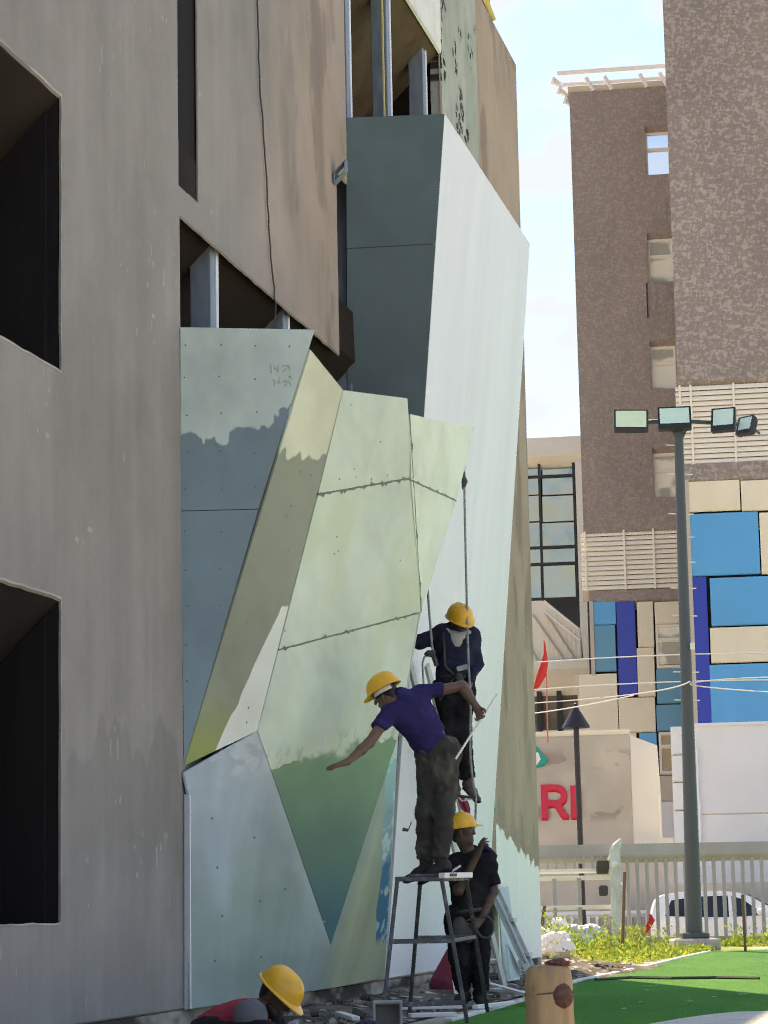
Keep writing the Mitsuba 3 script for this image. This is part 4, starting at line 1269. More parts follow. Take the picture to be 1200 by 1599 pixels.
for pts in ([(.30, 1.02), (.46, 1.36), (1.05, 1.43), (1.05, .98)], [(1.12, .98), (1.12, 1.435), (1.72, 1.44), (1.72, .97)], [(1.80, .97), (1.80, 1.43), (2.05, 1.35), (2.50, 1.0)]):
    put('side_window', cm(side_plate(pts)), 'm_car_glass', car)
put('wing_mirror', cm(trimesh.creation.icosphere(2, 0.1).apply_scale([1.1, 1.0, .8]).apply_translation([2.42 * K, -W2 - .1, 1.07 * K])), 'm_car', car, smooth=True)
put('windscreen', cm(cat([beam((2.22 * K, 0, 1.44 * K), (2.74 * K, 0, 1.13 * K), 1.15 * K, 0.03)])), 'm_car_glass', car)
for xw in (.75, 3.2):
    w = put('wheel', cm(trimesh.creation.cylinder(0.31 * K, 0.2, sections=24).apply_transform(trimesh.transformations.rotation_matrix(math.pi / 2, [1, 0, 0])).apply_translation([xw * K, -W2 + .08, .315 * K])), 'm_tyre', car)
    put('rim', cm(trimesh.creation.cylinder(0.19 * K, 0.02, sections=18).apply_transform(trimesh.transformations.rotation_matrix(math.pi / 2, [1, 0, 0])).apply_translation([xw * K, -W2 - .03, .315 * K])), 'm_rim', w)
    put('wheel', cm(trimesh.creation.cylinder(0.31 * K, 0.2, sections=24).apply_transform(trimesh.transformations.rotation_matrix(math.pi / 2, [1, 0, 0])).apply_translation([xw * K, W2 - .08, .315 * K])), 'm_tyre', car)
put('door_handle', cm(bbox(.18, .03, .03, .01).apply_translation([1.25 * K, -W2 - .02, .93 * K])), 'm_car', car)
# a dark motorbike mirror / person-high thing beyond the car is left as a dark bollard top
# ------------------------------------------------------------------ weeds, sacks and litter by the corner
scene['m_weed'] = {'type': 'principledthin', 'base_color': proc(lambda p, n, uv: mix(C(0.10, 0.19, 0.03), C(0.42, 0.47, 0.08), cell_rand(p.x * 9.0, p.y * 9.0, p.z * 9.0))), 'roughness': 0.6, 'diff_trans': 1.0}
V, F = [], []


def leaf(c, d, w, L):
    s = np.cross(d, A(rng.normal(), rng.normal(), .4))
    s /= np.linalg.norm(s) + 1e-9
    i = len(V)
    V.extend([c, c + d * L * .5 + s * w, c + d * L, c + d * L * .5 - s * w])
    F.extend([[i, i + 1, i + 2], [i, i + 2, i + 3]])


def weed(x, y, h, n):
    for _ in range(n):
        t = rng.random()
        c = A(x + rng.normal(0, .10) * (0.4 + t), y + rng.normal(0, .12), h * t)
        d = A(rng.normal(0, .7), rng.normal(0, .7), abs(rng.normal(.6, .5)))
        leaf(c, d / np.linalg.norm(d), rng.uniform(.010, .026), rng.uniform(.05, .13))


for _ in range(160):
    px = rng.uniform(842, 1003)
    h = rng.choice([.14, .28, .45, .65], p=[.4, .3, .2, .1])
    q = on_ground(px, rng.uniform(1480, 1500 - max(0, (px - 900)) * .06), 0)
    if meshkit.noise(A(q[0] * 1.6, q[1] * .5, 3.0)) < .42:
        continue
    if rng.random() < .35:
        h *= 0.4
    weed(q[0], q[1], h, 36)
for _ in range(150):
    px = rng.uniform(930, 1095)
    q = on_ground(px, rng.uniform(1488, 1518 - (px - 930) * .16), 0)
    weed(q[0], q[1], .09, 22)
for _ in range(110):
    q = A(rng.uniform(5.0, 9.5), rng.uniform(46.6, 49.2), 0)
    weed(q[0], q[1], rng.choice([.12, .22, .4], p=[.6, .3, .1]), 34)
put('weeds', trimesh.Trimesh(np.array(V), F, process=False), 'm_weed', label='bright sunlit weeds along the foot of the fence', kind='stuff')
labels['weeds'] = {'label': 'bright yellow green sunlit weeds along the foot of the fence', 'category': 'weeds', 'kind': 'stuff'}


def crumple(c, r, seed, amp=.5, squash=.7, sub=3):
    m = trimesh.creation.icosphere(sub, 1.0)
    v = m.vertices.copy()
    k = meshkit.fbm(v * 1.7 + seed * 7.1, 3, seed) - .5
    k2 = np.abs(meshkit.fbm(v * 4.3 + seed * 3.3, 3, seed + 5) - .5)
    v *= (1 + amp * k * 2 - amp * k2)[:, None]
    v = v * A(*r) + A(*c)
    v[:, 2] = np.maximum(v[:, 2], 0.005)
    return trimesh.Trimesh(v, m.faces, process=False)


mat('m_sack', (0.72, 0.70, 0.66), 0.7)
mat('m_plastic', (0.62, 0.66, 0.66), 0.3)
q = on_ground(868, 1499)
solo('white_sack', crumple([q[0], q[1], .2], (.34, .3, .26), 3), 'm_sack', 'crumpled white sack in the weeds at the wall corner', 'sack')
q = on_ground(890, 1490)
solo('plastic_sheet', crumple([q[0], q[1] + 1, .25], (.5, .35, .36), 5, .8), 'm_plastic', 'crumpled pale plastic sheet behind the white sack', 'plastic sheet')
# rubble
mat('m_rubble', lambda p, n, uv: mix(C(0.055, 0.048, 0.04), C(0.34, 0.315, 0.28), dr.square(cell_rand(p.x * 6.0, p.y * 4.0, 2.0))), 0.9)


def chunk(c, r, seed):
    g_ = np.random.default_rng(seed)
    pts = g_.normal(size=(10, 3))
    pts /= np.linalg.norm(pts, axis=1, keepdims=True)
    return trimesh.convex.convex_hull(pts * A(*r) * g_.uniform(.7, 1.1, (10, 1)) + A(*c))


ms = []
for i in range(420):
    s_ = rng.uniform(16.5, 34)
    o_ = rng.uniform(0.05, 0.95)
    p = O2 + T2 * s_ + N2 * o_
    r = rng.uniform(.012, .05) * (1.5 if rng.random() < .08 else 1)
    ms.append(chunk([p[0], p[1], .07 * (1 - o_) + .035], (r * 1.3, r * 1.3, r), i))
ms2 = []
for i in range(170):
    q = on_ground(rng.uniform(845, 985), rng.uniform(1503, 1524))
    r = rng.uniform(.015, .06)
    ms2.append(chunk([q[0], q[1], .02], (r * 1.6, r * 1.4, r), 900 + i))
scene['rubble'] = mikit.ply(cat(ms), 'm_rubble')
mat('m_plaster_bits', lambda p, n, uv: mix(C(0.22, 0.17, 0.12), C(0.62, 0.58, 0.52), cell_rand(p.x * 6.0, p.y * 4.0, 2.0)), 0.9)
scene['plaster_debris'] = mikit.ply(cat(ms2), 'm_plaster_bits')
labels['plaster_debris'] = {'label': 'pale sunlit plaster debris between the wall corner and the turf', 'category': 'debris', 'kind': 'stuff'}
labels['rubble'] = {'label': 'small broken plaster and stones scattered along the wall foot', 'category': 'rubble', 'kind': 'stuff'}
mat('m_wood_old', lambda p, n, uv: C(0.19, 0.12, 0.075) * (0.6 + 0.8 * fbm(p.x * 9.0, p.y * 3.0, p.z * 9.0)), 0.9)
mat('m_strip', (0.66, 0.67, 0.66), 0.5)
mat('m_grey_metal', lambda p, n, uv: C(0.26, 0.26, 0.245) * (0.6 + 0.8 * fbm(p.x * 8.0, p.y * 8.0, p.z * 5.0)), 0.5, 0.5)


def gbeam(pa, pb, w, h, z=0.07, lift=0.0):
    a, b = on_ground(*pa, z), on_ground(*pb, z)
    b[2] += lift
    return beam(a, b, w, h, bev=.004)


solo('timber_offcut', gbeam((892, 1512), (938, 1511), .14, .09, .05), 'm_wood_old', 'dark brown timber offcut on the rubble left of the turf tip', 'timber')
solo('trim_strip', gbeam((764, 1537), (832, 1556), .05, .03, .12), 'm_strip', 'thin white trim strip nearest the wooden post', 'strip')
solo('trim_strip', gbeam((770, 1546), (834, 1552), .06, .03, .10), 'm_strip', 'white trim strip lying beside the leaning grey frame', 'strip')
solo('trim_strip', gbeam((602, 1573), (722, 1570), .06, .05, .10), 'm_strip', 'long white strip under the trestle', 'strip')
solo('trim_strip', gbeam((640, 1586), (712, 1584), .12, .03, .07), 'm_strip', 'flat pale board offcut under the trestle, nearest the turf', 'strip')
solo('trim_strip', gbeam((530, 1583), (556, 1591), .06, .03, .10), 'm_strip', 'short white strip between the crouching worker and the grey box', 'strip')
solo('trim_strip', gbeam((742, 1573), (800, 1566), .05, .03, .08), 'm_strip', 'white strip at the turf edge right of the trestle', 'strip')
solo('turf_line', tube([on_ground(x, y, .045) for x, y in ((930, 1530), (985, 1527), (1050, 1528), (1120, 1527), (1186, 1528))], .018, 5), 'm_cable', 'thin black line lying across the sunlit turf', 'cable')  # thin dark tube laid across the turf
ms = []
for i in range(11):
    q = on_ground(rng.uniform(860, 1190), rng.uniform(1540, 1580), .032)
    r = rng.uniform(.008, .022)
    ms.append(plate([q + A(-r, -r, .012), q + A(r, -r * .6, .02), q + A(r * .7, r, .01), q + A(-r, r * .8, .018)], .004)[0])
scene['litter'] = mikit.ply(cat(ms), 'm_strip')
labels['litter'] = {'label': 'small pale scraps of litter scattered on the green turf', 'category': 'litter', 'kind': 'stuff'}
hk = thing('grey_box', 'dark grey open box on the ground left of the trestle', 'box')
c = on_ground(606, 1608, 0.05)
for (dx, dz, w, h) in ((0, .15, .20, .02), (0, .0, .20, .02), (-.09, .075, .02, .15), (.09, .075, .02, .15)):
    put('frame', bbox(w, .24, h, .006).apply_translation([c[0] + dx, c[1], .05 + dz + .03]), 'm_grey_metal', hk)
put('back_panel', bbox(.16, .02, .14).apply_translation([c[0], c[1] + .09, .155]), 'm_grey_metal', hk)
mat('m_navy_bag', (0.02, 0.022, 0.05), 0.7)
c = on_ground(575, 1625, .05)
solo('tool_bag', crumple([c[0], c[1], .10], (.10, .10, .08), 8, .35, sub=3), 'm_navy_bag', 'dark navy bundle on the ground left of the grey box', 'bag')
c = on_ground(700, 1562, 0.0)
mat('m_maroon', (0.22, 0.035, 0.06), 0.8)
solo('maroon_sack', trimesh.convex.convex_hull(np.vstack([crumple([c[0], c[1], .14], (.16, .12, .14), 4, .3).vertices, [[c[0] + .01, c[1], .48]]])), 'm_maroon', 'maroon cone shaped sack standing behind the trestle legs', 'sack')

# ------------------------------------------------------------------ wooden post in the foreground
mat('m_log', lambda p, n, uv: C(0.36, 0.25, 0.125) * (0.45 + 0.75 * fbm(p.x * 30.0, p.y * 30.0, p.z * 3.0, 4) + 0.3 * fbm(p.x * 8.0, p.y * 8.0, p.z * 8.0)) * (1 - 0.25 * smoothstep(0.6, 0.85, noise(p.x * 60.0, p.y * 60.0, p.z * 2.6))), 0.6, 0.4,
    bump=lambda p, n, uv: fbm(p.x * 40.0, p.y * 40.0, p.z * 5.0, 3), bscale=.004)
mat('m_knot', lambda p, n, uv: C(0.10, 0.045, 0.03) * (0.5 + 1.0 * fbm(p.x * 60.0, p.y * 60.0, p.z * 60.0, 3)), 0.7)
YLOG = 11.0
lt, lb = at_depth(857, 1507, YLOG), at_depth(857, 1800, YLOG)
R0 = 0.104
log = thing('bamboo_post', 'thick tan wooden post with a dark knot in the foreground', 'post')
zz = [0.002, .12, .30, lt[2] - .165, lt[2] - .13, lt[2] - .115, lt[2] - .10, lt[2] - .05, lt[2] - .022, lt[2] - .006, lt[2]]
rr = [R0 * 1.04, R0 * 1.02, R0 * 1.02, R0, R0 * 1.03, R0 * .985, R0 * 1.03, R0 * .97, R0 * .91, R0 * .80, R0 * .62]
lg = tube([[lt[0], YLOG, z] for z in zz], rr, 28)
v = lg.vertices.copy()
v[:, :2] += (meshkit.fbm(v * 6.0, 3, 2) - .5)[:, None] * .02
put('trunk', trimesh.Trimesh(v, lg.faces, process=False), 'm_log', log, smooth=50)
kc = at_depth(878, 1556, YLOG - R0 * .80)
kn = trimesh.creation.icosphere(3, 1.0)
v = kn.vertices * A(.048, .035, .054) * (1 + .25 * (meshkit.fbm(kn.vertices * 3.0, 3, 4) - .5))[:, None]
kn = trimesh.Trimesh(v + kc, kn.faces, process=False)
put('knot', kn, 'm_knot', log, smooth=True)
rg = [[lt[0] + (R0 * 1.012) * math.cos(a), YLOG + (R0 * 1.012) * math.sin(a), lt[2] - .122 + .004 * math.sin(3 * a)] for a in np.linspace(0, 2 * np.pi, 40)]
put('ring', tube(rg, .0028, 5), 'm_knot', log)
put('top_bark', crumple([lt[0] + .035, YLOG - .03, lt[2] + .006], (.05, .05, .02), 6, .6), 'm_knot', log)

# ------------------------------------------------------------------ trestle, ladder, leaning boards
mat('m_trestle', lambda p, n, uv: C(0.075, 0.085, 0.10) * (0.6 + 0.9 * smoothstep(0.5, 0.75, fbm(p.x * 25.0, p.y * 25.0, p.z * 12.0, 3))), 0.5, 0.5)
tr = thing('step_trestle', 'dark steel step trestle that the worker in purple stands on', 'trestle')
YT = 18.2
tq = [at_depth(621, 1373, YT), at_depth(690, 1373, YT)]
ZT = tq[0][2]
tb = [at_depth(657, 1371, YT + .45), at_depth(728, 1371, YT + .45)]
tb = [A(q[0], q[1], ZT) for q in tb]
foot = lambda px, y, z=.035: A(at_depth(px, 1590, y)[0], y, z)
feet = [foot(596, YT - .22), foot(730, YT + .05), foot(640, YT + 1.15, .07), foot(762, YT + 1.35, .06)]
tops_ = [tq[0], tq[1], tb[0], tb[1]]
for a, b in zip(tops_, feet):
    put('leg', beam(a, b, .030, .030, up=(0, 1, 0), bev=.004), 'm_trestle', tr)
lerp = lambda a, b, t: a + (b - a) * t
for a, b in ((0, 1), (1, 3), (3, 2), (2, 0)):
    put('top_bar', beam(lerp(tops_[a], tops_[b], -.02), lerp(tops_[a], tops_[b], 1.02), .032, .034, bev=.004), 'm_trestle', tr)
put('tread', beam(lerp(tq[0], tb[0], .5) - A(.01, 0, -.026), lerp(tq[1], tb[1], .5) + A(.02, 0, .026), .36, .02, bev=.004), 'm_trestle', tr)
put('tread', beam(tq[1] + A(.0, -.03, .024), tb[1] + A(.03, .02, .024), .05, .04, bev=.004), 'm_strip', tr, label='white painted end board of the tread')
for t in (.43, .86):
    m0, m1, m2, m3 = [lerp(a, b, t) for a, b in zip(tops_, feet)]
    put('cross_bar', beam(m0, m1, .026, .034, bev=.004), 'm_trestle', tr)
    if t < .5:
        put('cross_bar', beam(m1, m3, .022, .028, bev=.004), 'm_trestle', tr)
        put('cross_bar', beam(m2, m3, .022, .028, bev=.004), 'm_trestle', tr)
# aluminium ladder behind the roped worker
mat('m_alu', lambda p, n, uv: C(0.42, 0.44, 0.43) * (0.7 + 0.5 * fbm(p.x * 9.0, p.y * 9.0, p.z * 5.0)), 0.4, 0.6)
ld = thing('leaning_ladder', 'grey ladder leaning on the panels behind the roped worker', 'ladder')
la, lb_ = at_depth(640, 1034, 22.55), on_ground(768, 1545, .08)
lb_[1] = max(lb_[1], 24.1)
lb_ = at_depth(764, 1548, 24.0)
lb_[2] = .08
off = A(.16, .30, 0)
for o in (A(0, 0, 0), off):
    put('rail', beam(la + o, lb_ + o, .03, .085, up=(0, 0, 1), bev=.004), 'm_alu', ld)
nr = 11
for i in range(1, nr):
    t = i / nr
    put('rung', tube([lerp(la, lb_, t), lerp(la, lb_, t) + off], .016, 6), 'm_alu', ld)
# grey frame with clips and boards leaning on the foot of the wall
lf = thing('leaning_metal_tray', 'long grey metal tray with clips leaning on the wall foot beside the lower worker', 'metal tray')
p0, p1 = WALL.P(762, 1368, .12), WALL.P(829, 1516, .75)
p1[2] = max(p1[2], .1)
d = (p1 - p0) / np.linalg.norm(p1 - p0)
side = A(N2[0], N2[1], 0) * .0 + A(T2[0], T2[1], 0)
put('tray', beam(p0, p1, .30, .02, up=tuple(N2.tolist() + [.4]), bev=.004), 'm_grey_metal', lf)
for s in (-.155, .155):
    put('rail', beam(p0 + side * s, p1 + side * s, .022, .07, up=tuple(N2.tolist() + [.4]), bev=.004), 'm_alu', lf)
for t in (.15, .5, .86):
    put('clip', beam(lerp(p0, p1, t) + side * .09 + A(.01, -.03, .02), lerp(p0, p1, t) + side * .30 + A(.01, -.03, .02), .05, .045, bev=.006), 'm_alu', lf)
mat('m_green_board', lambda p, n, uv: C(0.33, 0.42, 0.40) * (0.8 + 0.4 * fbm(p.x * 5.0, p.y * 5.0, p.z * 5.0)), 0.5)
b0, b1 = WALL.P(784, 1386, .06), WALL.P(800, 1395, .06)
solo('leaning_board', plate([WALL.P(778, 1388, .10), WALL.P(795, 1384, .06), WALL.P(812, 1530, .45), WALL.P(788, 1534, .5)], .012)[0], 'm_green_board', 'grey green board leaning on the wall behind the metal tray', 'board')
solo('leaning_board', plate([WALL.P(790, 1475, .50), WALL.P(794, 1474, .50), WALL.P(816, 1523, .62), WALL.P(798, 1529, .66)], .012)[0], 'm_green_board', 'small pale triangular board propped below the metal tray', 'board')
solo('leaning_plank', beam(WALL.P(700, 1430, .35), WALL.P(716, 1555, .55), .07, .02, up=(0, 1, 0)), 'm_strip', 'narrow white plank propped upright behind the trestle', 'plank')

# ------------------------------------------------------------------ ropes and small hanging things
mat('m_rope', lambda p, n, uv: C(0.26, 0.28, 0.27) * (0.7 + 0.5 * noise(p.z * 60.0, p.x * 40.0)), 0.8)
mat('m_hook', (0.55, 0.56, 0.55), 0.3, metallic=0.8)
YR = 22.1


def rope(pts, r, lab, m='m_rope'):
    P3 = np.array([at_depth(x, y, YR + d) for x, y, d in pts])
    t = np.linspace(0, len(P3) - 1, 50)
    P3 = np.stack([np.interp(t, np.arange(len(P3)), P3[:, k]) for k in range(3)], 1)
    for _ in range(3):
        P3[1:-1] = (P3[:-2] + 2 * P3[1:-1] + P3[2:]) / 4
    return solo('rope', tube(P3, r, 6), m, lab, 'rope')


rope([(725.5, 762, .62), (727, 840, .4), (729, 925, -.06), (732, 1040, -.12), (736, 1100, -.12), (734, 1170, -.12), (738, 1215, -.12), (744, 1245, -.12), (743, 1275, -.12), (740, 1300, -.1)], .012, 'long grey rope hanging from the black rope clip in front of the roped worker')
rope([(668, 916, .25), (671, 960, -.05), (675, 1010, -.12), (678, 1022, -.12)], .011, 'short rope running up left of the roped worker to the panel edge')
rope([(672, 1022, -.15), (663, 1026, -.15), (660, 1036, -.15), (661, 1055, -.15), (663, 1085, -.1)], .010, 'looped cord hanging below the drill at the worker side', 'm_rope')
ck = thing('rope_clip', 'black rope clip with a shiny hook at the pale panel edge', 'clip')
cp = [at_depth(724, y, YR + .64) for y in (724, 736, 744, 752, 764)]
put('body', tube(np.array([cp[1], cp[2] + A(-.012, 0, 0), cp[3] + A(.012, 0, 0), cp[4]]), [.02, .032, .03, .014], 8), 'm_cable', ck)
th = np.linspace(0, 2 * np.pi, 15)
ringp = np.array([cp[0] + A(.018 * math.cos(t), 0, -.03 + .05 * math.sin(t)) for t in th])
put('hook', tube(ringp, .006, 5), 'm_hook', ck)
dr_ = thing('hand_drill', 'black hand drill hanging at the left hip of the roped worker', 'drill')
c = at_depth(672, 1024, YR - .15)
put('body', tube([c + A(-.05, 0, .01), c + A(-.02, 0, .02), c + A(.05, 0, .015)], [.012, .03, .032], 8), 'm_cable', dr_)
put('grip', tube([c + A(.03, 0, 0), c + A(.055, 0, -.09)], [.022, .02], 8), 'm_cable', dr_)
c = at_depth(724, 1253, YR - .1)
solo('red_rag', crumple(c, (.035, .03, .075), 9, .5, sub=2), 'm_maroon', 'dark red rag hanging under the feet of the roped worker', 'cloth') if False else None
solo('red_rag', cloth_strip([c + A(-.03, 0, .06), c, c + A(.02, 0, -.06), c + A(.04, 0, -.1)], [.04, .09, .08, .03], 'm_maroon'), 'm_maroon', 'dark red rag hanging under the feet of the roped worker', 'cloth')
st = thing('stirrup', 'dark foot bar in the rope under the feet of the roped worker', 'foot bar')
put('bar', tube([at_depth(714, 1243, YR - .1), at_depth(743, 1246, YR - .12)], .014, 6), 'm_cable', st)
put('loop', tube([at_depth(714, 1243, YR - .1), at_depth(722, 1251, YR - .1), at_depth(743, 1246, YR - .12)], .009, 5), 'm_strip', st)
rlr = thing('roller_handle', 'small black bent handle hanging in front of the white face', 'tool')
c = [at_depth(x, y, 21.6) for x, y in ((643, 1283), (638, 1297), (629, 1295))]
put('wire', tube(c[:2], .005, 5), 'm_cable', rlr)
put('grip', tube(c[1:], [.014, .016], 7), 'm_cable', rlr)

# ------------------------------------------------------------------ people: signed-distance bodies, one continuous surface each
def prim(a, b, ra, rb=None, k=.03, fl=None, cut=None):
    return dict(a=A(*a), b=A(*b), ra=ra, rb=ra if rb is None else rb, k=k, fl=fl, cut=cut)


def surface(prims, h, wr=0.0, wf=(9, 9, 5), seed=1, smooth=4):
    """Smooth union of tapered capsules, meshed by surface nets on a grid of pitch h."""
    lo = np.min([np.minimum(p['a'], p['b']) - max(p['ra'], p['rb']) for p in prims], 0) - 4 * h
    hi = np.max([np.maximum(p['a'], p['b']) + max(p['ra'], p['rb']) for p in prims], 0) + 4 * h
    n = np.ceil((hi - lo) / h).astype(int) + 1
    D = np.full(n, 1.0)
    for p in prims:
        m = max(p['ra'], p['rb']) + .07
        i0 = np.maximum(((np.minimum(p['a'], p['b']) - m - lo) / h).astype(int), 0)
        i1 = np.minimum(((np.maximum(p['a'], p['b']) + m - lo) / h).astype(int) + 2, n)
        g = [lo[k] + h * np.arange(i0[k], i1[k]) for k in range(3)]
        X = np.stack(np.meshgrid(*g, indexing='ij'), -1)
        ab = p['b'] - p['a']
        L2 = max(ab @ ab, 1e-12)
        t = np.clip(((X - p['a']) @ ab) / L2, 0, 1)
        q = X - p['a'] - t[..., None] * ab
        if p['fl'] is not None:
            for fd, ff in ([p['fl']] if not isinstance(p['fl'], list) else p['fl']):
                fd = A(*fd) / np.linalg.norm(fd)
                q = q + (q @ fd)[..., None] * fd * (ff - 1)
        d = np.linalg.norm(q, axis=-1) - (p['ra'] + (p['rb'] - p['ra']) * t)
        if p['cut'] is not None:
            u = ab / math.sqrt(L2)
            d = np.maximum(d, (X - p['b']) @ u)
        sub = D[i0[0]:i1[0], i0[1]:i1[1], i0[2]:i1[2]]
        kk = p['k']
        hh = np.clip(.5 + .5 * (d - sub) / kk, 0, 1)
        sub[...] = d * (1 - hh) + sub * hh - kk * hh * (1 - hh)
    if wr:
        X = np.stack(np.meshgrid(*[lo[k] + h * np.arange(n[k]) for k in range(3)], indexing='ij'), -1)
        near = np.abs(D) < .06
        w = meshkit.fbm(X[near] * A(*wf), 3, seed) - .5
        w2 = np.abs(meshkit.fbm(X[near] * A(*wf) * 1.7 + 9, 2, seed + 3) - .5)
        D[near] += wr * (w * 1.6 + w2 * 1.5 - .3)
    return nets(D, lo, h, smooth)


def nets(D, lo, h, smooth):
    ins = D < 0
    c = [ins[a:D.shape[0] - 1 + a, b:D.shape[1] - 1 + b, e:D.shape[2] - 1 + e] for a in (0, 1) for b in (0, 1) for e in (0, 1)]
    s = sum(x.astype(np.int8) for x in c)
    cell = (s > 0) & (s < 8)
    idx = np.full(cell.shape, -1)
    ijk = np.argwhere(cell)
    idx[cell] = np.arange(len(ijk))
    acc, cnt = np.zeros((len(ijk), 3)), np.zeros(len(ijk))
    corners = np.array([[a, b, e] for a in (0, 1) for b in (0, 1) for e in (0, 1)])
    for i in range(8):
        for j in range(i + 1, 8):
            if np.abs(corners[i] - corners[j]).sum() != 1:
                continue
            d0 = D[tuple((ijk + corners[i]).T)]
            d1 = D[tuple((ijk + corners[j]).T)]
            m = (d0 < 0) != (d1 < 0)
            t = (d0 / (d0 - d1 + 1e-12))[m, None]
            acc[m] += corners[i] * (1 - t) + corners[j] * t
            cnt[m] += 1
    v = lo + h * (ijk + acc / np.maximum(cnt, 1)[:, None])
    F = []
    for ax in range(3):
        o = [k for k in range(3) if k != ax]
        sl0 = [slice(None)] * 3
        sl1 = [slice(None)] * 3
        sl0[ax], sl1[ax] = slice(0, -1), slice(1, None)
        e = np.argwhere(ins[tuple(sl0)] != ins[tuple(sl1)])
        ok = (e[:, o[0]] > 0) & (e[:, o[1]] > 0) & (e[:, o[0]] < D.shape[o[0]] - 1) & (e[:, o[1]] < D.shape[o[1]] - 1)
        e = e[ok]
        flip = ins[tuple(e.T)]
        def at(da, db):
            q = e.copy()
            q[:, o[0]] += da
            q[:, o[1]] += db
            return idx[tuple(q.T)]
        q = np.stack([at(-1, -1), at(0, -1), at(0, 0), at(-1, 0)], 1)
        if ax == 1:
            flip = ~flip
        q[~flip] = q[~flip][:, ::-1]
        F.append(q)
    q = np.vstack(F)
    q = q[(q >= 0).all(1)]
    m = trimesh.Trimesh(v, np.vstack([q[:, [0, 1, 2]], q[:, [0, 2, 3]]]), process=False)
    if smooth:
        e = m.edges_unique
        N = len(v)
        Lm = coo_matrix((np.ones(2 * len(e)), (np.r_[e[:, 0], e[:, 1]], np.r_[e[:, 1], e[:, 0]])), (N, N)).tocsr()
        deg = np.maximum(np.asarray(Lm.sum(1)).ravel(), 1)[:, None]
        c0, w = v.mean(0), None
        w = v - c0
        for it in range(smooth):
            w = w + .5 * (Lm @ w / deg - w)
            w = w - .52 * (Lm @ w / deg - w)
        m = trimesh.Trimesh(w + c0, m.faces, process=False)
    if m.volume < 0:
        m.invert()
    return m


unit = lambda v: np.asarray(v, float) / np.linalg.norm(v)


def hand(w, d, palm, side, curl=.5, sc=1.0, spread=.1, curls=None):
    """Palm and five fingers. w wrist, d where the hand points, palm the way the palm faces, side the way the thumb lies."""
    d, palm = unit(d), unit(palm)
    x = unit(A(*side) - d * (A(*side) @ d))
    palm = unit(np.cross(x, d) * np.sign(np.cross(x, d) @ palm))
    P = []
    k0 = w + d * .085 * sc
    P.append(prim(w, w + d * .03 * sc, .026 * sc, .03 * sc, .02, (palm, 1.25)))
    for t in (-.026, -.009, .009, .026):
        P.append(prim(w + d * .02 * sc + x * t * .6 * sc, k0 + x * t * sc, .016 * sc, .0135 * sc, .014))
    Ls = (.062, .078, .082, .072)
    for i, t in enumerate((-.030, -.0105, .0095, .029)):
        c = curl if curls is None else curls[i]
        b = k0 + x * t * sc
        dd = unit(d + x * t * spread * 30)
        L = Ls[i] * sc
        ang = 0
        for s, fr in enumerate((.45, .32, .25)):
            ang += c * (.75, 1.0, .7)[s]
            q = b + (dd * math.cos(ang) + palm * math.sin(ang)) * L * fr
            P.append(prim(b, q, (.0098, .009, .0083)[s] * sc, (.009, .0083, .0072)[s] * sc, .004))
            b = q
    b = w + d * .03 * sc + x * .024 * sc
    for s, (fr, a) in enumerate(((.042, .75), (.032, .45), (.026, .25))):
        q = b + unit(x * a + d * (1 - a * .4) + palm * (.25 + .35 * curl)) * fr * sc
        P.append(prim(b, q, (.0145, .0112, .0098)[s] * sc, (.0115, .0098, .008)[s] * sc, .006))
        b = q
    return P


def head(c, f, u):
    f = unit(f)
    u = unit(A(*u) - f * (A(*u) @ f))
    r = np.cross(f, u)
    P = [prim(c - f * .022 + u * .03, c + f * .022 + u * .032, .079, .076, .02, (r, 1.12)),
         prim(c + f * .034 + u * .02, c + f * .046 - u * .06, .056, .040, .03, (r, 1.05)),
         prim(c + f * .0 - u * .045, c + f * .055 - u * .084, .046, .030, .03),
         prim(c + f * .086 + u * .022, c + f * .106 - u * .018, .008, .0135, .012),
         prim(c + f * .083 - u * .048 - r * .017, c + f * .083 - u * .048 + r * .017, .010, .010, .008),
         prim(c + f * .080 + u * .030 - r * .034, c + f * .080 + u * .030 + r * .034, .013, .013, .012)]
    for s in (-1, 1):
        P.append(prim(c + r * s * .074 + u * .018 - f * .006, c + r * s * .072 - u * .024 + f * .0, .017, .012, .006, (r, 1.8)))
    eyes = [c + f * .079 + r * s * .031 + u * .008 for s in (-1, 1)]
    return P, eyes, (f, u, r)


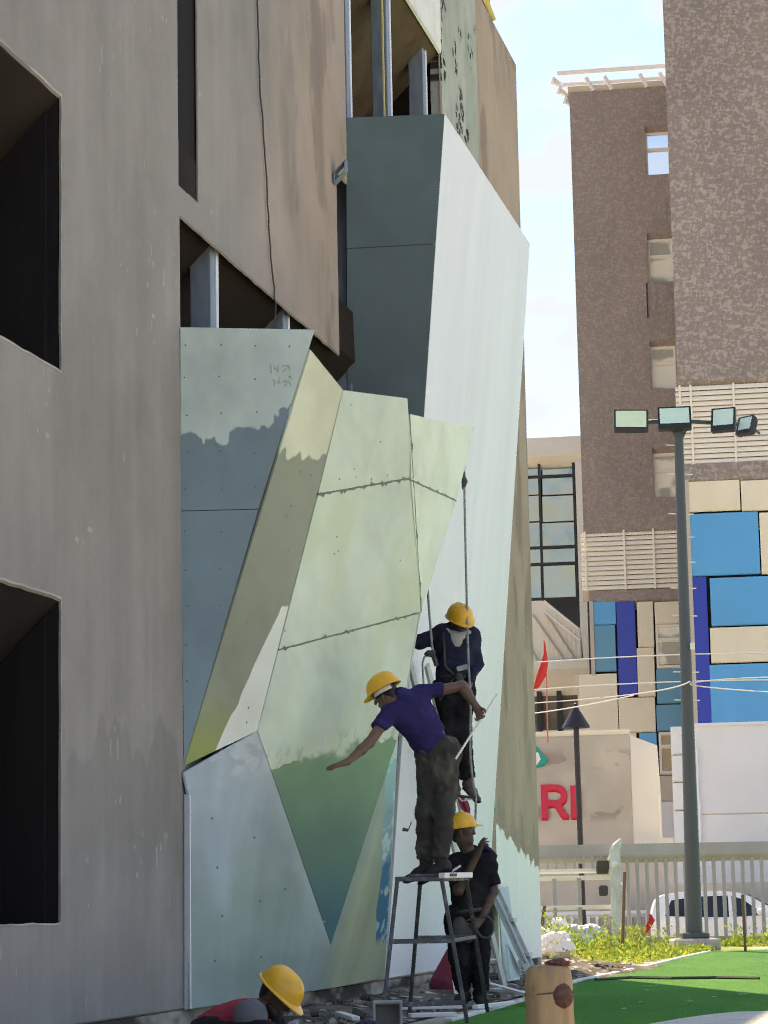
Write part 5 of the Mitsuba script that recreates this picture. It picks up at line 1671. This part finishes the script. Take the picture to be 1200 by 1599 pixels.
def helmet(c, f, u, r, tilt=0.0, sc=1.0):
    if tilt:
        f, u = unit(f * math.cos(tilt) + u * math.sin(tilt)), unit(u * math.cos(tilt) - f * math.sin(tilt))
    o = c + u * .043 - f * .004
    NP, rows = 48, []
    ph = np.arange(NP) * 2 * np.pi / NP
    cf, cr = np.cos(ph), np.sin(ph)
    vis = np.clip(cf, 0, 1) ** 2.2

    def ring(k, z, ext=0.0, ridge=0.0):
        x, y = .142 * k * cf * 1.0, .116 * k * cr
        e = 1 + ext * .09 + ext * vis * .30
        zz = z - ext * vis * .016
        zz = zz + ridge * np.exp(-(y / .022) ** 2)
        return o + sc * (x * e)[:, None] * f + sc * (y * (1 + ext * .10))[:, None] * r + sc * np.asarray(zz * np.ones(NP))[:, None] * u

    rows.append(ring(.93, .0))
    rows.append(ring(1.0, -.004, 1.0))
    rows.append(ring(1.0, .003, 1.0))
    rows.append(ring(1.0, .008, 0.12))
    for t in (.12, .3, .5, .7, .88, 1.05, 1.22, 1.38, 1.5):
        rows.append(ring(math.cos(t) ** .82, .008 + .122 * math.sin(t) ** .95, 0, .006 if t > .3 else .002))
    v = np.vstack(rows + [[o + sc * .137 * u]])
    F = []
    for i in range(len(rows) - 1):
        for j in range(NP):
            a, b = i * NP + j, i * NP + (j + 1) % NP
            F += [[a, b, b + NP], [a, b + NP, a + NP]]
    top = len(v) - 1
    for j in range(NP):
        F.append([(len(rows) - 1) * NP + j, (len(rows) - 1) * NP + (j + 1) % NP, top])
    inner = [ring(.93 * math.cos(t) ** .82, .0 + .115 * math.sin(t), 0) for t in (.25, .6, .95, 1.3)]
    base = len(v)
    v = np.vstack([v] + inner + [[o + sc * .118 * u]])
    prev = 0
    for i in range(4):
        cur = base + i * NP
        for j in range(NP):
            a, b, a2, b2 = prev + j, prev + (j + 1) % NP, cur + j, cur + (j + 1) % NP
            F += [[a, a2, b2], [a, b2, b]]
        prev = cur
    for j in range(NP):
        F.append([prev + j, len(v) - 1, prev + (j + 1) % NP])
    m = trimesh.Trimesh(v, F, process=False)
    return m


def skin_fn(c):
    return lambda p, n, uv: C(*c) * (0.85 + 0.3 * fbm(p.x * 30.0, p.y * 30.0, p.z * 30.0, 2))


def fab(c, d=None, amt=.5):
    d = d or tuple(x * 1.9 + .01 for x in c)
    return lambda p, n, uv: mix(C(*c), C(*d), amt * smoothstep(0.45, 0.75, fbm(p.x * 11.0, p.y * 11.0, p.z * 7.0, 4))) * (0.9 + 0.2 * noise(p.x * 160.0, p.y * 160.0, p.z * 160.0))


mat('m_skin', skin_fn((0.125, 0.075, 0.054)), 0.5, 0.4)
mat('m_skin_dark', skin_fn((0.08, 0.047, 0.036)), 0.5, 0.4)
mat('m_hair', (0.012, 0.010, 0.010), 0.6)
mat('m_eye', (0.25, 0.24, 0.22), 0.3)
mat('m_helmet', lambda p, n, uv: C(0.74, 0.42, 0.025) * (0.85 + 0.22 * fbm(p.x * 14.0, p.y * 14.0, p.z * 14.0, 3)), 0.32, 0.5)
mat('m_purple_shirt', fab((0.022, 0.019, 0.085), (0.045, 0.038, 0.16)), 0.9, 0.2)
mat('m_grey_trousers', fab((0.040, 0.041, 0.036), (0.13, 0.125, 0.105), .6), 0.9, 0.2)
mat('m_navy_shirt', fab((0.016, 0.020, 0.045), (0.03, 0.035, 0.09)), 0.9, 0.2)
mat('m_black_cloth', fab((0.010, 0.010, 0.013), (0.03, 0.028, 0.03)), 0.9, 0.2)
mat('m_collar', fab((0.36, 0.38, 0.39), (0.5, 0.5, 0.5)), 0.9, 0.2)
mat('m_shoe', fab((0.025, 0.024, 0.024), (0.09, 0.08, 0.07)), 0.7, 0.3)
mat('m_brown_shoe', fab((0.10, 0.075, 0.06), (0.2, 0.16, 0.13)), 0.7, 0.3)
mat('m_red_shirt', fab((0.27, 0.035, 0.055), (0.36, 0.07, 0.09)), 0.9, 0.2)
mat('m_grey_shirt', fab((0.11, 0.115, 0.13), (0.2, 0.2, 0.22)), 0.9, 0.2)
mat('m_leather', fab((0.045, 0.042, 0.040), (0.10, 0.095, 0.09)), 0.7, 0.3)
mat('m_white_cloth', (0.62, 0.62, 0.60), 0.8)


def torso(shL, shR, hpL, hpR, inf=0.0, w=1.0):
    ch, pv = (shL + shR) / 2, (hpL + hpR) / 2
    up = unit(ch - pv)
    r = unit(shR - shL)
    f = unit(np.cross(up, r))
    L = np.linalg.norm(ch - pv)
    wa = pv + up * L * .32
    P = [prim(ch - r * .085 - up * .05, ch + r * .085 - up * .05, .098 + inf, None, .04, (f, 1.05)),
         prim(shL * .9 + shR * .1, shR * .9 + shL * .1, .060 + inf, None, .04),
         prim(ch - up * .12 - r * .045, wa - r * .035, .112 * w + inf, .100 * w + inf, .05, (f, 1.12)), prim(ch - up * .12 + r * .045, wa + r * .035, .112 * w + inf, .100 * w + inf, .05, (f, 1.12)),
         prim(wa, pv, .115 * w + inf, .125 * w + inf, .05, (f, 1.1)),
         prim(ch, ch + up * .07, .062 + inf * .6, .055 + inf * .4, .04)]
    return P, up, r, f


def shoe(ank, toe, up=(0, 0, 1), r=.043):
    ank, toe = A(*ank), A(*toe)
    d = unit(toe - ank)
    b = ank - A(*up) * .045
    return [prim(b - d * .045, b + d * .06, r, r * .98, .03), prim(b + d * .04 - A(*up) * .004, b + d * .155 - A(*up) * .014, r * .95, r * .75, .03, (up, 1.3)), prim(ank - d * .01, ank + A(*up) * .03, .045, .043, .03)]


def sole(ank, toe, up=(0, 0, 1)):
    d = unit(A(*toe) - A(*ank))
    b = A(*ank) - A(*up) * .082
    return [prim(b - d * .05, b + d * .155, .046, .036, .01, (up, 3.2))]


def person(label, J, skin, shirt, trousers, shoe_m, head_f, head_u, hands, sleeve=.55, hel_tilt=.0, tuck=False, wr=.012, long_sleeve=False, bulk=1.0):
    """J: joint name -> point. Limbs: shL elL wrL, shR elR wrR, hpL knL anL, hpR knR anR, plus head and toes."""
    t = thing('person', label, 'person')
    TP, up, r, f = torso(J['shL'], J['shR'], J['hpL'], J['hpR'])
    HP, eyes, (hf, hu, hr) = head(J['head'], head_f, head_u)
    B = list(TP) + HP
    ch = (J['shL'] + J['shR']) / 2
    B.append(prim(ch + up * .02, J['head'] - hu * .055 - hf * .012, .060, .053, .03))
    for s in 'LR':
        B += [prim(J['sh' + s], J['el' + s], .052, .041, .03), prim(J['el' + s], lerp(J['el' + s], J['wr' + s], .35), .041, .042, .02), prim(lerp(J['el' + s], J['wr' + s], .35), J['wr' + s], .042, .027, .02)]
        # thinner than the trousers everywhere
        B += [prim(J['hp' + s], J['kn' + s], .080, .056, .04), prim(J['kn' + s], lerp(J['kn' + s], J['an' + s], .35), .053, .055, .02), prim(lerp(J['kn' + s], J['an' + s], .35), J['an' + s], .055, .036, .02),
              prim(J['an' + s], J['an' + s] + unit(J['to' + s] - J['an' + s]) * .07 - A(0, 0, .05), .030, .022, .02)]
    B += hands
    thin = lambda P: [dict(p, ra=p['ra'] * bulk, rb=p['rb'] * bulk) for p in P]
    B = thin(B)
    put('body', surface(B, .0062, smooth=3), skin, t, smooth=True)
    for e in eyes:
        put('eye', trimesh.creation.icosphere(2, .0105).apply_translation(e), 'm_eye', t, smooth=True)
    # hair shows under the helmet rim
    hp_ = [prim(J['head'] - hf * .03 + hu * .035, J['head'] + hf * .012 + hu * .045, .080, .076, .02, (hr, 1.10)), prim(J['head'] - hf * .045 + hu * .01, J['head'] - hf * .05 - hu * .03, .058, .045, .02)]
    put('hair', surface(thin(hp_), .008, .006, (40, 40, 40)), 'm_hair', t, smooth=True)
    hm = helmet(J['head'], hf, hu, hr, hel_tilt, .5 + .5 * bulk)
    k = put('helmet', hm, 'm_helmet', t, smooth=45)
    # shirt
    SP, *_ = torso(J['shL'], J['shR'], J['hpL'], J['hpR'], .018)
    pv = (J['hpL'] + J['hpR']) / 2
    wa_ = SP[4]['a']
    SP[4] = prim(wa_, pv + up * .02, .137, .142, .04, (f, 1.1), True)
    for s in 'LR':
        if long_sleeve:
            SP += [prim(J['sh' + s], J['el' + s], .070, .060, .035), prim(J['el' + s], lerp(J['el' + s], J['wr' + s], .9), .059, .044, .02, None, True)]
        else:
            SP.append(prim(J['sh' + s], lerp(J['sh' + s], J['el' + s], sleeve), .072, .068, .035, None, True))
    put('shirt', surface(thin(SP), .0085, wr * 2.0, (5, 6, 8), 5, 2), shirt, t, smooth=True)
    pv = (J['hpL'] + J['hpR']) / 2
    WP = [prim(J['hpL'] + up * .03, J['hpR'] + up * .03, .118, None, .04, (f, 1.05)), prim(pv + up * .02, pv + up * .08, .118, .112, .04, (f, 1.0), True)]
    for s in 'LR':
        WP += [prim(J['hp' + s], J['kn' + s], .106, .078, .04), prim(J['kn' + s], lerp(J['kn' + s], J['an' + s], .92), .077, .070, .03, None, True)]
    put('trousers', surface(thin(WP), .0095, wr * 2.2, (9, 9, 6), 9, 2), trousers, t, smooth=True)
    for s in 'LR':
        k = put('shoe', surface(shoe(J['an' + s], J['to' + s]), .0075, smooth=3), shoe_m, t, smooth=True)
        put('sole', surface(sole(J['an' + s], J['to' + s]), .006, smooth=2), 'm_black_cloth', k, smooth=True)
    return t, (up, r, f), (hf, hu, hr)


def joints(z0, d):
    return {k: at_depth(x, y, z0 + dz) for k, (x, y, dz) in d.items()}


# the worker in purple on the trestle: faces the wall, bends to the left
Z = 18.42
J = joints(Z, dict(shL=(610, 1113, -.10), shR=(660, 1083, .02), elL=(577, 1160, -.22), wrL=(543, 1190, -.36), elR=(722, 1071, .03), wrR=(744, 1103, -.05),
                   hpL=(673, 1180, .04), hpR=(700, 1178, -.02), knL=(667, 1268, .02), anL=(664, 1350, .08), knR=(694, 1267, -.04), anR=(688, 1347, -.05),
                   toL=(630, 1362, .16), toR=(655, 1364, -.02), head=(603, 1085, -.02)))
hL = at_depth(508, 1201, Z - .40) - J['wrL']
hands = hand(J['wrL'], hL, A(.1, .5, -.8), A(.3, .8, .4), curl=.10, sc=.97, spread=.15)
hands += hand(J['wrR'], at_depth(751, 1118, Z - .07) - J['wrR'], A(.5, -.5, -.4), A(.6, -.3, .6), curl=1.0, sc=1.0)
pt, (up, r, f), (hf, hu, hr) = person('worker in purple shirt and yellow helmet standing on the trestle, reaching out to the left', J, 'm_skin', 'm_purple_shirt', 'm_grey_trousers', 'm_shoe',
                                      A(-.80, .42, -.42), A(-.42, .1, .9), hands, sleeve=.52, wr=.016, bulk=.88)
c = J['head']
ringp = np.array([c + hu * .026 + hf * .084 * math.cos(a) - hf * .004 + hr * .076 * math.sin(a) for a in np.linspace(.75, 2 * np.pi - .75, 30)])
put('headcloth', cat([tube(ringp + hu * d_, .012, 6) for d_ in (-.004, .010)]), 'm_white_cloth', pt, smooth=True, label='white cloth band under the helmet')
put('strap', tube(ringp - hu * .022, .007, 5), 'm_black_cloth', pt)
hc = J['wrR'] + unit(at_depth(751, 1118, Z - .07) - J['wrR']) * .085 + A(.01, -.03, -.01)
s0, s1 = at_depth(776, 1079, Z - .02), at_depth(711, 1180, Z - .16)
mid = lerp(s0, s1, .36)
sh = hc - mid
solo('white_stick', tube([s0 + sh, s1 + sh], .0085, 7), 'm_strip', 'slim white straight edge held in the right hand of the worker in purple', 'stick')

# the roped worker higher up: faces the camera, looks down
Z = 22.2
J = joints(Z, dict(shR=(688, 989, .0), shL=(737, 992, .02), elR=(656, 1003, .02), wrR=(630, 1008, -.05), elL=(744, 1036, .04), wrL=(733, 1070, -.12),
                   hpR=(696, 1078, .02), hpL=(722, 1078, .02), knR=(705, 1150, -.02), anR=(710, 1220, .08), knL=(722, 1152, -.03), anL=(733, 1222, .04),
                   toR=(716, 1236, -.12), toL=(746, 1238, -.06), head=(718, 972, -.04)))
hands = hand(J['wrR'], A(-1, .1, .1), A(0, .9, -.1), A(0, .1, 1), curl=.4)
hands += hand(J['wrL'], at_depth(727, 1078, Z - .2) - J['wrL'], A(-.2, .8, .1), A(-.3, -.2, .9), curl=1.0)
pt, (up, r, f), (hf, hu, hr) = person('worker in dark navy shirt with grey collar cloth, roped up before the white face', J, 'm_skin_dark', 'm_navy_shirt', 'm_black_cloth', 'm_brown_shoe',
                                      A(.38, -.80, -.46), A(.05, -.35, .93), hands, long_sleeve=True, wr=.014)
ch = (J['shL'] + J['shR']) / 2
collar = [prim(ch + f * .05 - r * .10 + up * .0, ch + f * .07 + up * -.055, .050, .058, .04), prim(ch + f * .07 - up * .055, ch + f * .05 + r * .10, .058, .050, .04), prim(ch - f * .03 - r * .09 + up * .03, ch - f * .03 + r * .09 + up * .03, .060, .06, .04),
          prim(ch + f * .085 - up * .06, ch + f * .10 - up * .105, .048, .03, .04)]
put('collar_cloth', surface(collar, .008, .012, (12, 12, 12)), 'm_collar', pt, smooth=True, label='grey cloth draped round the neck and chest')
pv = (J['hpL'] + J['hpR']) / 2
th = np.linspace(0, 2 * np.pi, 25)
belt = np.array([pv + up * .115 + r * .142 * math.cos(a) + f * .128 * math.sin(a) for a in th])
put('harness', cat([tube(belt, .018, 6), tube([pv + up * .11 + f * .15 + r * .0, pv + up * .2 + f * .15 + r * .10, ch + f * .1 + r * .12], .014, 5),
                    tube([pv + up * .11 + f * .15, pv + up * .0 + f * .14 - r * .09, pv - up * .10 + f * .10 - r * .13], .014, 5), tube([pv + up * .11 + f * .15, pv + f * .14 + r * .09, pv - up * .10 + f * .1 + r * .13], .014, 5)]), 'm_leather', pt)
put('buckle', bbox(.10, .03, .045, .008).apply_transform(trimesh.transformations.rotation_matrix(-.25, [0, 1, 0])).apply_translation(at_depth(722, 1043, Z - .17)), 'm_collar', pt)
put('pouch', surface([prim(at_depth(716, 1056, Z - .15), at_depth(719, 1066, Z - .15), .035, .04, .02)], .008, .01), 'm_leather', pt, smooth=True)

# the lower worker behind the trestle: turned to the wall, face to the right
Z = 21.55
J = joints(Z, dict(shL=(710, 1348, .03), shR=(763, 1341, .02), elL=(716, 1392, -.16), wrL=(746, 1335, -.20), elR=(771, 1392, .0), wrR=(752, 1436, -.14),
                   hpL=(716, 1438, .0), hpR=(748, 1436, .0), knL=(717, 1500, -.08), anL=(724, 1549, .05), knR=(751, 1500, -.06), anR=(749, 1549, .02),
                   toL=(704, 1560, -.10), toR=(760, 1564, -.12), head=(722, 1301, -.02)))
hands = hand(J['wrL'], at_depth(757, 1304, Z - .22) - J['wrL'], A(.3, -.1, -.9), A(.1, .4, .9), curl=.0, curls=[.75, .55, .35, .25], spread=.12)
hands += hand(J['wrR'], at_depth(741, 1448, Z - .2) - J['wrR'], A(-.4, .8, 0), A(-.5, -.3, .5), curl=.9)
pt, (up, r, f), (hf, hu, hr) = person('worker in black clothes standing behind the trestle, hand raised by his face', J, 'm_skin_dark', 'm_black_cloth', 'm_black_cloth', 'm_shoe',
                                      A(.93, -.22, .10), A(-.16, 0, .98), hands, sleeve=.8, wr=.014, hel_tilt=.06)
put('collar', tube([at_depth(751, 1327, Z - .03), at_depth(759, 1322, Z - .03), at_depth(766, 1329, Z - .03)], .022, 7), 'm_purple_shirt', pt, label='purple collar edge at the shoulder')
put('pouch', surface([prim(at_depth(718, 1442, Z - .16), at_depth(716, 1462, Z - .18), .055, .065, .03, (A(0, 1, 0), 1.5)), prim(at_depth(733, 1450, Z - .15), at_depth(731, 1464, Z - .15), .05, .05, .03, (A(0, 1, 0), 1.5))], .008, .008), 'm_leather', pt, smooth=True, label='large dark tool pouch at the hips')
put('belt', tube(np.array([(J['hpL'] + J['hpR']) / 2 + up * .07 + r * .15 * math.cos(a) + f * .14 * math.sin(a) for a in th]), .02, 6), 'm_leather', pt)
put('wire_loop', tube(np.array([at_depth(758, 1448, Z - .17) + A(.07 * math.cos(a), 0, .09 * math.sin(a)) for a in th]), .010, 5), 'm_cable', pt)
tl_ = thing('hand_tool', 'dark tool with a white stripe held low before the chest of the lower worker', 'tool')
put('body', surface([prim(at_depth(702, 1362, Z - .2), at_depth(716, 1358, Z - .2), .035, .04, .02)], .008, .006), 'm_black_cloth', tl_, smooth=True)
put('stripe', beam(at_depth(706, 1361, Z - .25), at_depth(720, 1352, Z - .25), .012, .018), 'm_strip', tl_)

# the crouching worker at the bottom left: sits on the ground, bent forward to the right
Z = 14.5
J = joints(Z, dict(shL=(397, 1583, .18), shR=(386, 1590, -.18), elL=(440, 1650, .25), wrL=(480, 1662, .2), elR=(424, 1665, -.26), wrR=(475, 1665, -.2),
                   hpL=(322, 1622, .09), hpR=(320, 1624, -.09), knL=(420, 1560, .30), anL=(440, 1632, .28), knR=(405, 1600, -.34), anR=(428, 1638, -.30),
                   toL=(468, 1642, .28), toR=(458, 1645, -.34), head=(431, 1557, -.02)))
for k in ('knL', 'knR'):
    J[k][2] = max(J[k][2], .10)
J['knL'], J['knR'] = at_depth(425, 1605, Z + .34), at_depth(420, 1618, Z - .32)
hands = hand(J['wrL'], A(1, 0, -.2), A(0, -.4, -.9), A(0, -1, 0), curl=.5)
hands += hand(J['wrR'], A(1, .1, -.2), A(0, .4, -.9), A(0, 1, 0), curl=.5)
pt, (up, r, f), (hf, hu, hr) = person('crouching worker in red and grey shirt at the bottom edge, yellow helmet bowed', J, 'm_skin_dark', 'm_red_shirt', 'm_black_cloth', 'm_shoe',
                                      A(.72, -.38, -.58), A(.50, -.14, .80), hands, sleeve=.7, wr=.012, hel_tilt=-.08)
bd = [prim(J['head'] + hf * .055 - hu * .062, J['head'] + hf * .07 - hu * .088, .040, .032, .02), prim(J['head'] + hf * .02 - hu * .05 - hr * .045, J['head'] + hf * .06 - hu * .075 - hr * .02, .022, .03, .02), prim(J['head'] + hf * .02 - hu * .05 + hr * .045, J['head'] + hf * .06 - hu * .075 + hr * .02, .022, .03, .02)]
put('beard', surface(bd, .007, .006, (40, 40, 40)), 'm_hair', pt, smooth=True)
yoke = [prim(J['shR'] * .8 + J['shL'] * .2 + up * .02, J['shR'] + up * .01, .089, .084, .04), prim(J['shR'], lerp(J['shR'], J['elR'], .78), .084, .077, .03, None, True)]
put('sleeve', surface(yoke, .009, .012, (7, 7, 4), 4), 'm_grey_shirt', pt, smooth=True, label='grey shoulder and sleeve of the red shirt')

# ------------------------------------------------------------------ repeats share a group
for kind, grp in (('wire', 'wires strung to the lamp pole'), ('rope', 'ropes around the roped worker'), ('trim_strip', 'white strips lying on the ground'), ('rusty_rod', 'thin rusty rods in the weeds'),
                  ('wall_letter', 'red letters on the stained wall'), ('leaning_board', 'boards leaning at the wall foot'), ('person', 'workers in yellow helmets')):
    for key in labels:
        if '__' not in key and (key == kind or key.startswith(kind + '_0')):
            labels[key]['group'] = grp
